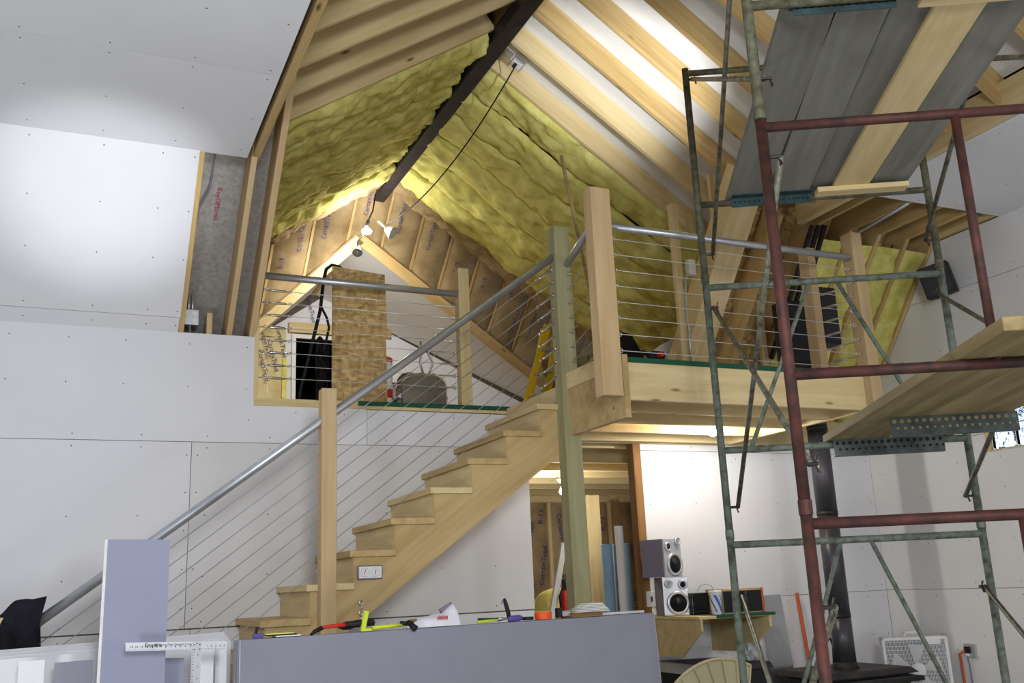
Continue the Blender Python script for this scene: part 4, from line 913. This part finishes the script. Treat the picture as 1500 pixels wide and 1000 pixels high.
# crumpled paper bag
a, b = T(598, .0), T(677, .0)
def bag(u, v):
    x = a.lerp(b, u); h_ = (.03+.045*u+.05*max(0, u-.72)/.28)*(math.sin(math.pi*min(v, 1)*.98)**.4)*(min(1, (1-u)/.08)**.5)
    n_ = noise.noise(Vector((u*6, v*5, 2.2)))
    return x+V*(.005+.09*v+.010*n_)+ZUP*(max(0, h_+.010*n_*(1 if 0 < v < 1 else 0)))
t = thing('paper_bag', 'crumpled white paper bag lying on the drywall stack', 'bag', T(640))
MB().grid(bag, 22, 14).build('bag_body', 'paper_bag', t); MB().prism([a.lerp(b, .70)+V*.07+ZUP*.08, a.lerp(b, .92)+V*.07+ZUP*.115, a.lerp(b, .94)+V*.07+ZUP*.09, a.lerp(b, .74)+V*.07+ZUP*.06], V*.02).build('bag_mouth', 'grey_plastic', t)
mk = MB()
for i in range(9): q_ = a.lerp(b, .52+.022*i)+ZUP*(.032+.004*(i % 2))-V*.012; mk.prism([q_, q_+U*.004, q_+U*.006+ZUP*.018, q_+U*.002+ZUP*.018], V*.001)
mk.build('printed_marks', 'red_ink', t)
# small tools in the middle
t = thing('pliers', 'green handled pliers lying on the drywall stack', 'pliers', T(725))
MB().tube([T(703, .03, .008), T(722, .035, .01), T(735, .03, .012)], [.006, .007, .005], 8).build('handle', 'lime', t, smooth=True); MB().tube([T(708, .06, .02), T(735, .05, .016)], [.007, .006], 8).build('handle', 'green_paint', t, smooth=True); MB().tube([T(735, .04, .014), T(748, .04, .016)], [.012, .005], 8).build('jaws', 'bright_steel', t, smooth=True)
t = thing('utility_saw', 'black tool handle standing upright on the drywall stack', 'tool', T(750))
MB().tube([T(752, .04, .0), T(750, .04, .05), T(746.5, .04, .10), T(745, .04, .118)], [.010, .013, .012, .008], 8).build('grip', 'black', t, smooth=True); MB().tube([T(745, .04, .112), T(742, .04, .108), T(741, .04, .09)], .004, 6).build('hook', 'grey_plastic', t)
t = thing('tape_roll', 'purple handled screwdriver lying on the drywall stack', 'screwdriver', T(758))
MB().tube([T(747, .02, .014), T(750, .02, .014), T(764, .02, .016), T(768, .02, .016)], [.008, .016, .016, .010], 10).build('grip', 'purple', t, smooth=True); MB().tube([T(733, .025, .012), T(748, .02, .014)], .004, 6).build('blade', 'bright_steel', t)
def roll(name, label, x, r, h, m, back=.045):
    c = T(x, back); t = thing(name, label, 'tape', c)
    MB().lathe([(r*.5, .001), (r, .001), (r, h), (r*.5, h), (r*.5, .001)], c, ZUP, 22).build('roll', m, t); MB().lathe([(r*.48, 0), (r*.48, h*.9)], c, ZUP, 16).build('core', 'cardboard', t)
roll('tape_roll', 'flat black tape roll on the drywall stack left of the orange one', 779, .033, .018, 'black')
roll('tape_roll', 'bright orange tape roll on the drywall stack', 802, .047, .040, 'orange')
t = thing('clamp', 'small dark bar clamp on the drywall stack beside the orange roll', 'clamp', T(830))
beam('jaw', T(820, .03, .03), T(826, .03, .03), .04, .05, 'black', t, ZUP); beam('slide', T(826, .04, .022), T(840, .04, .022), .03, .03, 'aluminium', t); 
t = thing('taping_knife', 'wide brown trowel lying flat on the drywall stack', 'tool', T(860)); beam('blade', T(838, .04, .012), T(882, .04, .012), .09, .02, 'brown_wood', t); beam('edge', T(838, .085, .02), T(882, .085, .02), .006, .03, 'stove_iron', t)
for k in range(6):
    top_box('paper_sheet', ['lowest', 'second lowest', 'third', 'fourth', 'second highest', 'topmost'][k]+' folded paper of the white pile at the right of the drywall stack', 'paper', 846+4*k, 897-1.5*k, .02+.003*k, .11, .024+.008*k, .029+.008*k, 'paper', 0)
tag(beam('metal_strip', T(885, .09, .006), T(955, .09, .006), .03, .012, 'gypsum'), 'pale narrow strip along the right end of the drywall stack', 'strip')
# ------------------------------------------------------------------ lower left: sheets, offcut, square, jacket
def standing(name, label, pts, Y, th, m, cat='drywall', group=None, leanv=.10):
    P_ = [PY(x, y, Y) for x, y in pts]; n_ = len(P_); zt_ = max(p.z for p in P_)
    P2 = []
    for p in P_:
        q_ = p.copy(); P2.append(q_)
    o = MB().prism(P2, (0, th, 0)).build(name, m); tag(o, label, cat, group)
    return o
def col(label, x0, x1, yt0, yt1, Y, m, th=.0125, group='drywall offcuts at the left'):
    a, b = PY(x0, yt0, Y), PY(x1, yt1, Y)
    P_ = [(a.x, Y-.10, 0), (b.x, Y-.10, 0), tuple(b), tuple(a)]
    return tag(MB().prism(P_, (0, th, 0)).build('drywall_offcut', m), label, 'drywall', group)
for k in range(4): col(['white drywall panel lying along the wall at the far left', 'second white panel behind the front one at the far left', 'third white panel of the low stack at the far left', 'rearmost white panel of the low stack below the jacket'][k], -220, 338-3*k, 985-5*k, 937-4*k, 5.1+.05*k, 'drywall', group='low white panels at the left')
col('narrow white offcut in front of the low white panels', 28, 66, 968, 966, 4.95, 'drywall')
col('lavender grey offcut left of the tall leaning piece', 80, 137, 971, 966, 4.9, 'drywall_back', .02)
tall = col('tall lavender grey drywall offcut leaning in front of the handrail', 158, 249, 790, 790, 4.75, 'drywall_blue', .0125)
a, b = PY(158, 790, 4.75), PY(249, 790, 4.75)
MB().prism([(a.x-.012, 4.648, 0), (a.x, 4.648, 0), (a.x, 4.75, a.z), (a.x-.012, 4.75, a.z)], (0, .0125, 0)).build('cut_edge', 'gypsum', tall)
col('short lavender offcut right of the tall leaning piece', 240, 270, 964, 963, 4.85, 'drywall_blue')
col('white offcut behind the drywall square', 285, 313, 950, 949, 4.9, 'drywall'); col('narrow torn white offcut right of the drywall square', 316, 332, 952, 950, 4.95, 'drywall')
# drywall square
yq = 4.60
t = thing('drywall_square', 'aluminium drywall T square with black ruler marks leaning on the offcuts', 'ruler', PY(300, 1000, yq))
a, b = PY(184, 941, yq), PY(332, 938.5, yq); c_, d_ = PY(184, 953.5, yq), PY(332, 950.5, yq)
MB().prism([a, b, d_, c_], (0, .004, 0)).build('head', 'aluminium', t)
e0, e1 = PY(281, 940, yq-.004), PY(295, 940, yq-.004); dz = Vector((0, 0, -1.15))
MB().prism([e0, e1, e1+dz, e0+dz], (0, .003, 0)).build('blade', 'aluminium', t)
ux = (b-a).normalized(); tk = MB(); lm = c_.lerp(d_, 0)
for i in range(60):
    s_ = .01+.0075*i
    if s_ > (b-a).length-.01: break
    h_ = .005 if i % 4 == 0 else .003; o_ = c_+ux*s_+Vector((0, -.001, .002)); tk.prism([o_, o_+ux*.0016, o_+ux*.0016+ZUP*h_, o_+ZUP*h_], (0, .0008, 0))
for i in range(60):
    o_ = e0+Vector((.003, -.001, -.03-.0125*i)); tk.prism([o_, o_+Vector((.009 if i % 2 else .005, 0, 0)), o_+Vector((.009 if i % 2 else .005, 0, -.0018)), o_+Vector((0, 0, -.0018))], (0, .0008, 0))
o = tk.build('ruler_marks', 'black_ink', t); o['kind'] = 'stuff'
text('printed_lettering', 'Empire', a.lerp(b, .265)-ZUP*.012-Vector((0, .002, 0)), ux, ZUP, .024, 'black_ink', t)
text('printed_lettering', '48" Heavy Duty Drywall T-Square', a.lerp(b, .48)-ZUP*.011-Vector((0, .002, 0)), ux, ZUP, .0125, 'black_ink', t)
Lh = (b-a).length
for i in range(13): text('printed_lettering', str(15-i), c_+ux*Lh*(.054+.0475*i)+ZUP*.016-Vector((0, .002, 0)), ux, ZUP, .014, 'black_ink', t)
for i in range(5): text('printed_lettering', str(i+1), c_+ux*Lh*(.798+.0435*i)+ZUP*.016-Vector((0, .002, 0)), ux, ZUP, .014, 'black_ink', t)
for i in range(9): text('printed_lettering', str(i+2), e0+Vector((.026, -.002, -.055-.05*i)), (1, 0, 0), ZUP, .012, 'black_ink', t)
for i, (dx, dzz) in enumerate(((.01, -.012), (.022, -.008), (.034, -.012), (.012, -.032), (.034, -.032))): MB().lathe([(.003, 0), (.003, .002)], e0+Vector((dx, 0, dzz)), (0, -1, 0), 8).build('rivet', 'steel_dark', t)
# black jacket over the lower end of the handrail
jc = PY(-14, 938, YRl)
def jack(u, v):
    w_ = 1+.12*noise.noise(Vector((v*3, 2.2, 7))); s_ = (u-.5)*.56*w_; c0 = jc+rdir*s_; ang_ = (v-.5)*2; side = 1 if ang_ > 0 else -1
    n_ = noise.noise(Vector((u*3.5, v*5, 5.1))); n2 = noise.noise(Vector((u*9, v*4, 8.1))); e_ = 4*u*(1-u)
    drop = max(0, abs(ang_)-.18); top = (.075+.05*n2)*(1-min(1, abs(ang_)/.18)**2)*e_+.03
    ln = (.36+.16*n_) if side < 0 else .36
    return c0+Vector((.02*n2, side*min(abs(ang_)/.18, 1)*(.06+.03*n_)+.03*n2, top+.06*n_*(1-drop)*e_-drop*ln))
t = thing('jacket', 'black jacket draped over the bottom end of the handrail', 'jacket', jc)
MB().grid(jack, 26, 36).build('cloth', 'black_cloth', t, smooth=True)
MB().grid(lambda u, v: jc+Vector((.06, -.07, .03))+Vector((.10*(u-.5)+.03*v, -.05*math.sin(math.pi*u)-.01, -.36*v+.02*noise.noise(Vector((u*4, v*4, 3))))), 10, 16).build('sleeve', 'black_cloth', t, smooth=True)
# ------------------------------------------------------------------ store room things seen through the doorway
for i, (x0, x1, yt) in enumerate(((888, 903, 796), (903, 910, 797), (917, 928, 795))):
    yy = 7.35+.06*i; c = PY((x0+x1)/2, 850, yy); r_ = (PY(x1, 850, yy).x-PY(x0, 850, yy).x)/2*.95; h_ = PY((x0+x1)/2, yt, yy).z
    tag(MB().lathe([(r_*1.06, 0), (r_, .05), (r_, h_-.01), (r_*.9, h_)], (c.x, yy+r_, 0), ZUP, 20).build('foam_roll', 'blue_foam', smooth=True), ['left pale blue foam roll standing in the doorway', 'middle pale blue foam roll half behind the white pipe', 'right pale blue foam roll beside the door jamb'][i], 'foam roll', 'blue foam rolls')
c = PY(911.5, 850, 7.15); r_ = .036; h_ = PY(911, 770, 7.15).z
t = thing('plastic_pipe', 'tall white plastic pipe standing in front of the blue foam rolls', 'pipe', (c.x, 7.15, 0))
MB().lathe([(r_*.8, 0), (r_, 0), (r_, h_), (r_*.8, h_), (r_*.8, h_-.1)], (c.x, 7.15, 0), ZUP, 20).build('tube', 'white_plastic', t, smooth=False)
a, b = PY(783, 858, 7.5), PY(834, 858, 7.5)
def pile(u, v):
    a_ = math.pi*v; n_ = noise.noise(Vector((u*3, v*3, 9)))*.6
    return Vector((a.x-.05+(b.x-a.x+.05)*u, 7.4-.22*math.cos(a_)+.03*n_, 1.03+(.34+.05*n_)*math.sin(a_)*(max(0, 1-(2*u-1)**4))**.5-.9*(1-math.sin(a_))*0))
t = thing('insulation_pile', 'loose yellow insulation heaped inside the doorway', 'insulation', (a.x, 7.4, 0))
MB().grid(pile, 20, 16).build('batt', 'insulation_pale', t, smooth=True); MB().box((a.x-.02, 7.2, 0), (b.x-.02, 7.6, 1.06)).build('bundle', 'insulation_pale', t, bevel=.03)
c = PY(827, 870, 7.1)
t = thing('fire_extinguisher', 'red fire extinguisher with black top beside the green support post', 'extinguisher', (c.x, 7.1, .9))
MB().lathe([(.035, 0), (.037, .02), (.037, .38), (.018, .43)], (c.x, 7.1, .92), ZUP, 16).build('cylinder', 'red', t, smooth=True); MB().lathe([(.018, .43), (.022, .46), (.014, .50)], (c.x, 7.1, .92), ZUP, 12).build('valve', 'black', t); beam('handle', (c.x-.02, 7.1, 1.42), (c.x+.05, 7.08, 1.45), .02, .012, 'black', t); tubeobj('hose', [(c.x-.02, 7.08, 1.38), (c.x-.06, 7.07, 1.3), (c.x-.05, 7.06, 1.1)], .010, 'black', t, 8); MB().lathe([(.038, .12), (.038, .16)], (c.x, 7.1, .92), ZUP, 16).build('strap', 'black', t)
A1, B1 = PY(814, 868, 7.10), PY(826, 795, 7.10)
tag(beam('corner_bead', A1-(B1-A1)*1.2, B1, .05, .03, 'white_paint', None, (0, -1, 0)), 'white angled trim strip leaning beside the fire extinguisher', 'trim strip')
p = PY(957, 877, YW-.01)
t = thing('light_switch', 'white switch plate on the wall between doorway and speakers', 'switch', p); MB().box((p.x-.06, YW-.008, p.z-.06), (p.x+.05, YW, p.z+.06)).build('plate', 'white_plastic', t, bevel=.003); MB().box((p.x-.02, YW-.014, p.z-.02), (p.x-.008, YW-.008, p.z+.02)).build('toggle', 'black', t)
# ------------------------------------------------------------------ wall shelf with speakers
YSF = 5.97; zs = 1.13
s0_, s1_ = Vector((4.14, YSF, zs)), Vector((4.82, YSF, zs))
t = thing('wall_shelf', 'plywood wall shelf with angled brackets carrying the silver speakers', 'shelf', (s0_.x, YW, zs-.3))
MB().box((s0_.x, YSF, zs-.02), (s1_.x, YW, zs)).build('shelf_board', 'pine', t)
MB().box((s0_.x+.15, YSF-.004, zs-.018), (s1_.x+.002, YW, zs+.003)).build('painted_edge', 'green_paint', t)
for x in (s0_.x+.015, s1_.x-.05):
    MB().prism([(x, YW-.02, zs-.02), (x, YSF+.01, zs-.02), (x, YSF+.01, zs-.10), (x, YSF+.28, zs-.29), (x, YW-.02, zs-.30)], (.02, 0, 0)).build('bracket', 'pine', t)
MB().box((s0_.x, YW-.04, zs-.32), (s0_.x+.05, YW, zs)).build('cleat', 'fir', t); MB().box((s0_.x+.05, YW-.03, zs-.10), (s1_.x-.05, YW, zs-.02)).build('cleat', 'fir', t)
def bookshelf_speaker(label, c, ang_, low):
    w_, h_, d_ = .20, .285, .22
    t = thing('stereo_speaker', label, 'speaker', c, 'silver stereo speakers')
    x = Vector((math.cos(ang_), math.sin(ang_), 0)); n_ = Vector((math.sin(ang_), -math.cos(ang_), 0)); c = Vector(c)
    def bx(name, u0, u1, z0, z1, f0, f1, m, bev=.004):
        P_ = [c+x*u0+ZUP*z0+n_*f0, c+x*u1+ZUP*z0+n_*f0, c+x*u1+ZUP*z1+n_*f0, c+x*u0+ZUP*z1+n_*f0]
        return MB().prism(P_, n_*(f1-f0)).build(name, m, t, bevel=bev)
    bx('cabinet', -w_/2, w_/2, 0, h_, -d_, 0, 'grey_plastic'); bx('front_panel', -w_/2, w_/2, 0, h_, .0, .018, 'silver_plastic', .006)
    f = c+n_*.018
    def drv(u, z, r1, r2, nm):
        q_ = f+x*u+ZUP*z
        o = MB().lathe([(r1, 0), (r1, .010), (r2*1.05, .014), (r2, .006)], q_, n_, 24).build(nm, 'silver_plastic', t, smooth=True)
        MB().lathe([(r2, .008), (r2*.5, .004), (r2*.22, .006), (.001, .012)], q_, n_, 20).build('cone', 'cone', o, smooth=True)
    drv(.01, .092, .088, .066, 'woofer'); s_ = 1 if low else -1
    drv(.055*s_, .225, .036, .022, 'port'); 
    q_ = f+x*(-.055*s_)+ZUP*(.235 if low else .265)
    o = MB().lathe([(.032, 0), (.032, .014), (.024, .020), (.02, .010)], q_, n_, 20).build('tweeter', 'silver_plastic', t, smooth=True); MB().lathe([(.006, .008), (.010, .018), (.002, .026)], q_, n_, 10).build('phase_plug', 'bright_steel', o, smooth=True)
    return t
pb_ = PY(991, 898, 6.36)
bookshelf_speaker('lower silver stereo speaker standing on the wall shelf', (pb_.x+.005, 6.36, zs+.001), -.30, True)
bookshelf_speaker('upper silver stereo speaker stacked on top of the other', (pb_.x+.02, 6.40, zs+.288), .28, False)
x0, x1 = PY(1016, 880, 6.25).x, PY(1046, 880, 6.25).x
t = thing('radio', 'dark glossy radio on the shelf between the speakers and the cup', 'radio', (x0, 6.25, zs)); MB().box((x0, 6.27, zs+.004), (x1+.0, 6.42, zs+.16)).build('case', 'black_gloss', t, bevel=.006); MB().box((x0+.015, 6.265, zs+.02), (x1-.02, 6.272, zs+.14)).build('front', 'black', t)
tag(tubeobj('cable', [PY(x, y, 6.2) for x, y in ((1012, 894), (1018, 885), (1026, 890), (1034, 893), (1042, 895), (1030, 896), (1018, 896))], .004, 'black', None, 6), 'tangle of thin black wire in front of the radio', 'cable')
tag(tubeobj('wire_loop', [PY(x, y, 6.4) for x, y in ((1021, 866), (1025, 858), (1034, 855), (1042, 858), (1046, 866))], .002, 'brown_wood', None, 6), 'thin wire loop arching above the radio', 'wire')
c = PY(1050, 897, 6.06)
t = thing('paper_cup', 'white and blue paper drink cup with lid and straw on the shelf', 'cup', (c.x, 6.06, zs)); cc = Vector((c.x, 6.06, zs+.004))
MB().lathe([(.034, 0), (.036, .002), (.047, .155), (.049, .158)], cc, ZUP, 24).build('body', 'cup', t, smooth=True); MB().lathe([(.050, .156), (.050, .166), (.044, .172), (.02, .172)], cc, ZUP, 24).build('lid', 'white_plastic', t); tubeobj('straw', [cc+ZUP*.17, cc+Vector((.004, 0, .215))], .003, 'white_plastic', t, 6)
for m_, s0__, wd in (('cup_blue', .2, .55), ('cup_teal', 1.0, .25), ('cup_blue', -.9, .3)):
    def sw(u, v): 
        z_ = .02+.12*u; r_ = .0362+(.047-.036)*z_/.155+.0006; a_ = -1.85+s0__+(u-.5)*-1.3+(v-.5)*wd
        return cc+Vector((r_*math.cos(a_), r_*math.sin(a_), z_))
    MB().grid(sw, 10, 4).build('printed_swirl', m_, t, smooth=True)
x0, x1 = PY(1060, 880, 6.08).x, PY(1118, 880, 6.08).x
t = thing('speaker_box', 'black fronted speaker box with orange wood edges lying on the shelf', 'speaker', (x0, 6.5, zs)); MB().box((x0, 6.08, zs+.004), (x1, 6.30, zs+.18)).build('cabinet', 'fir', t); MB().box((x0, 6.072, zs+.012), (x1-.018, 6.08, zs+.165)).build('grille', 'black', t); MB().box((x1-.018, 6.070, zs+.004), (x1+.001, 6.08, zs+.18)).build('edge_trim', 'orange_rod', t)
# bin, basket and bag under the shelf
bx0, bx1 = PY(1008, 970, 6.0).x, PY(1125, 970, 6.0).x
t = thing('bin', 'black plastic bin with a grey lid under the wall shelf', 'bin', ((bx0+bx1)/2, 6.25, 0)); 
MB().prism([(bx0+.06, 6.0, 0), (bx1-.06, 6.0, 0), (bx1, 5.97, .74), (bx0, 5.97, .74)], (0, .55, 0)).build('body', 'black', t, bevel=.02); MB().prism([(bx0-.02, 5.95, .74), (bx1+.02, 5.95, .74), (bx1, 5.97, .79), (bx0+.1, 5.97, .80)], (0, .6, 0)).build('lid', 'stove_iron', t, bevel=.015)
rc = PY(1062, 1045, 5.65)
t = thing('laundry_basket', 'beige ribbed plastic basket lid leaning against the bin', 'basket', (rc.x, 5.75, .4))
def fan_(u, v):
    a_ = (u-.5)*1.35-.25; r_ = .25+.45*v; return rc+Vector((math.sin(a_)*r_*.9+.06, .10*v, math.cos(a_)*r_-.36))
MB().grid(fan_, 16, 10).build('panel', 'beige_plastic', t, smooth=True)
for i in range(8):
    tubeobj('rib', [fan_(i/7, v/6)+Vector((0, -.008, 0)) for v in range(7)], .007, 'beige_plastic', t, 6)
tubeobj('rim', [fan_(u/16, 1)+Vector((0, -.004, 0)) for u in range(17)], .012, 'beige_plastic', t, 8)
c = PY(1104, 962, 6.1)+ZUP*.03
t = thing('plastic_bag', 'clear plastic bag bunched on the black bin', 'bag', c)
MB().grid(lambda u, v: c+Vector((math.cos(6.283*u)*math.sin(3.14*v), math.sin(6.283*u)*math.sin(3.14*v)*.8, math.cos(3.14*v)*.75))*(.085+.03*noise.noise(Vector((math.cos(6.283*u)*3, math.sin(6.283*u)*3, v*6)))), 22, 14).build('film', 'bag_plastic', t, smooth=False)
# ------------------------------------------------------------------ stove, flue, fan and outlet
px_ = PY(1236, 950, 6.15); pipx = PY(1204, 700, 6.15).x
stx = (px_.x+pipx)/2
t = thing('wood_stove', 'black cast iron wood stove with a flared top plate', 'stove', (stx+.3, 6.15, 0))
zt = PY(1280, 982, 5.85).z
xa, xb = PY(1216, 990, 5.85).x, PY(1350, 984, 5.85).x
MB().box((xa+.05, 5.92, .15), (xb-.05, 6.40, zt-.05)).build('body', 'stove_iron', t, bevel=.012); MB().prism([(xa, 5.86, zt-.045), (xb, 5.86, zt-.045), (xb-.05, 5.9, zt), (xa+.05, 5.9, zt)], (0, .6, 0)).build('top_plate', 'stove_iron', t, bevel=.012)
MB().box((xa+.05, 5.80, zt-.1), (xb-.02, 5.93, zt-.062)).build('ledge', 'stove_iron', t, bevel=.01); MB().box((xa+.14, 5.90, .22), (xb-.14, 5.925, zt-.14)).build('door', 'black_gloss', t, bevel=.01)
for x in (xa+.08, xb-.12):
    for y_ in (5.95, 6.33): MB().box((x, y_, 0), (x+.05, y_+.05, .16)).build('leg', 'stove_iron', t)
MB().lathe([(.10, -.02), (.10, .01), (.085, .05)], (px_.x, 6.15, zt), ZUP, 20).build('flue_collar', 'stove_iron', t, smooth=True)
t = thing('stove_pipe', 'black stove pipe rising from the stove past the platform', 'flue', (px_.x, 6.15, zt))
zj = [zt+.03, 1.05, 1.85, 2.55, 3.3]
for i in range(4):
    MB().lathe([(.083 if i else .085, zj[i]), (.083, zj[i+1]+.02)], (px_.x, 6.15, 0), ZUP, 24).build('section', 'pipe_black', t, smooth=True)
    if i: MB().lathe([(.0845, zj[i]-.004), (.0845, zj[i]+.03)], (px_.x, 6.15, 0), ZUP, 24).build('joint', 'stove_iron', t, smooth=True)
MB().lathe([(.012, 0), (.014, .03)], (px_.x-.03, 6.07, 1.80), (-.3, -1, 0), 10).build('damper_knob', 'steel_dark', t)
t = thing('fire_poker', 'black hooked fire tools leaning behind the stove pipe', 'tool', PY(1215, 940, 6.3))
for i, pts in enumerate((((1211, 916), (1214, 930), (1220, 945), (1222, 985)), ((1215, 915), (1219, 925), (1224, 940), (1225, 985)))): tubeobj('bar', [PY(x, y, 6.35+.03*i) for x, y in pts], .008, 'black', t, 8)
beam('hook_plate', PY(1210, 916, 6.36), PY(1221, 914, 6.36), .01, .02, 'red', t)
tag(tubeobj('marker_rod', [PY(1167, 868, YW-.05), PY(1181, 945, YW-.12), PY(1193, 1010, YW-.2), PY(1193, 1010, YW-.2)-ZUP*.55], .016, 'orange_rod', None, 10), 'orange rod leaning against the wall left of the stove pipe', 'rod')
a, b = PY(1112, 872, YW-.02), PY(1146, 872, YW-.02)
tag(MB().prism([(a.x, YW-.10, 0), (b.x+.03, YW-.10, 0), (b.x-.02, YW-.02, a.z), (a.x, YW-.02, a.z)], (0, .004, 0)).build('metal_sheet', 'sheet_metal'), 'dark shiny sheet of metal leaning on the wall right of the shelf', 'metal sheet')
# box fan
ft = PY(1340, 930, 6.15); fx = Vector((.86, -.51, 0)).normalized(); fn_ = Vector((-.51, -.86, 0)).normalized(); fw = .50
fc = Vector((PY(1344, 985, 6.15).x, 6.15, ft.z-.27))
t = thing('box_fan', 'white box fan with round grille standing in the wall corner', 'fan', fc-ZUP*.27)
def fbox(name, u0, u1, z0, z1, d0, d1, m, bev=0): 
    P_ = [fc+fx*u0+ZUP*z0+fn_*d0, fc+fx*u1+ZUP*z0+fn_*d0, fc+fx*u1+ZUP*z1+fn_*d0, fc+fx*u0+ZUP*z1+fn_*d0]; return MB().prism(P_, fn_*(d1-d0)).build(name, m, t, bevel=bev)
h2 = .26
for n_, q_ in (('frame_side', (-h2, -h2+.025, -h2, h2)), ('frame_side', (h2-.025, h2, -h2, h2)), ('frame_top', (-h2, h2, h2-.025, h2)), ('frame_bottom', (-h2, h2, -h2, -h2+.03))): fbox(n_, *q_, -.05, .05, 'white_plastic', .008)
fbox('back_panel', -h2+.02, h2-.02, -h2+.02, h2-.02, -.045, -.035, 'grey_plastic')
for k in range(5):
    a_ = 2*math.pi*k/5; P_ = [fc+(fx*math.cos(a_+da)+ZUP*math.sin(a_+da))*r_+fn_*(.0+.02*(da > .2)) for r_, da in ((.05, 0), (.21, -.1), (.21, .55), (.05, .6))]; MB().prism(P_, fn_*.004).build('blade', 'white_plastic', t)
gm = MB()
for i in range(41): u = -.23+i*.0115; gm.box((0, 0, 0), (0, 0, 0)) if False else gm.prism([fc+fx*u-ZUP*.235+fn_*.045, fc+fx*(u+.004)-ZUP*.235+fn_*.045, fc+fx*(u+.004)+ZUP*.235+fn_*.045, fc+fx*u+ZUP*.235+fn_*.045], fn_*.003)
for i in range(15): z_ = -.22+i*.0315; gm.prism([fc-fx*.235+ZUP*z_+fn_*.042, fc+fx*.235+ZUP*z_+fn_*.042, fc+fx*.235+ZUP*(z_+.004)+fn_*.042, fc-fx*.235+ZUP*(z_+.004)+fn_*.042], fn_*.003)
gm.build('grille', 'white_plastic', t)['kind'] = 'stuff'
MB().lathe([(.06, 0), (.06, .004), (.045, .008)], fc+fn_*.046, fn_, 24).build('hub_cover', 'white_plastic', t, smooth=True)
MB().tube([fc+fx*-.07+ZUP*h2, fc+fx*-.05+ZUP*(h2+.035), fc+fx*.05+ZUP*(h2+.035), fc+fx*.07+ZUP*h2], .012, 8).build('handle', 'white_plastic', t, smooth=True); fbox('sticker', .09, .20, h2-.06, h2-.02, .049, .051, 'paper')
p = PX(1424, 952, XR)
t = thing('wall_outlet', 'square metal outlet box with plugs on the right wall', 'outlet', p); MB().box((XR-.03, p.y-.05, p.z-.05), (XR, p.y+.05, p.z+.05)).build('box', 'galv', t, bevel=.003); MB().box((XR-.045, p.y-.01, p.z-.02), (XR-.03, p.y+.04, p.z+.03)).build('plug', 'black', t); MB().box((XR-.045, p.y+.005, p.z-.045), (XR-.03, p.y+.03, p.z-.022)).build('plug', 'white_plastic', t)
tag(tubeobj('extension_lead', [p+Vector((-.05, .03, .0)), p+Vector((-.06, .075, -.03)), p+Vector((-.05, .08, -.12)), p+Vector((-.04, .08, -.7))], .011, 'orange_rod', None, 8), 'orange cord dropping from the outlet on the right wall', 'cord')
tag(tubeobj('power_lead', [p+Vector((-.045, .015, -.05)), p+Vector((-.04, .01, -.1)), p+Vector((-.03, .01, -.7))], .006, 'grey_plastic', None, 8), 'grey cord hanging from the outlet beside the orange one', 'cord')

# dark conifer outside the glass block window
c = Vector((XR+1.75, 5.9, 0)); b = MB().tube([c, c+ZUP*4.5], [.12, .04], 8)
t = thing('conifer', 'dark tree seen broken up through the glass blocks', 'tree', c)
b.build('trunk', 'brown_wood', t); b = MB()
for k in range(420):
    z_ = 1.0+3.4*random.random(); r_ = (4.6-z_)*.38*random.random()**.5; a_ = 6.283*random.random(); p = c+Vector((r_*math.cos(a_), r_*math.sin(a_), z_)); d_ = Vector((math.cos(a_), math.sin(a_), -.4))*.2; u_ = Vector((-math.sin(a_), math.cos(a_), 0))*.05
    b.add([p-d_, p+u_, p+d_, p-u_], [(0, 1, 2, 3)])
b.build('foliage', 'foliage', t)
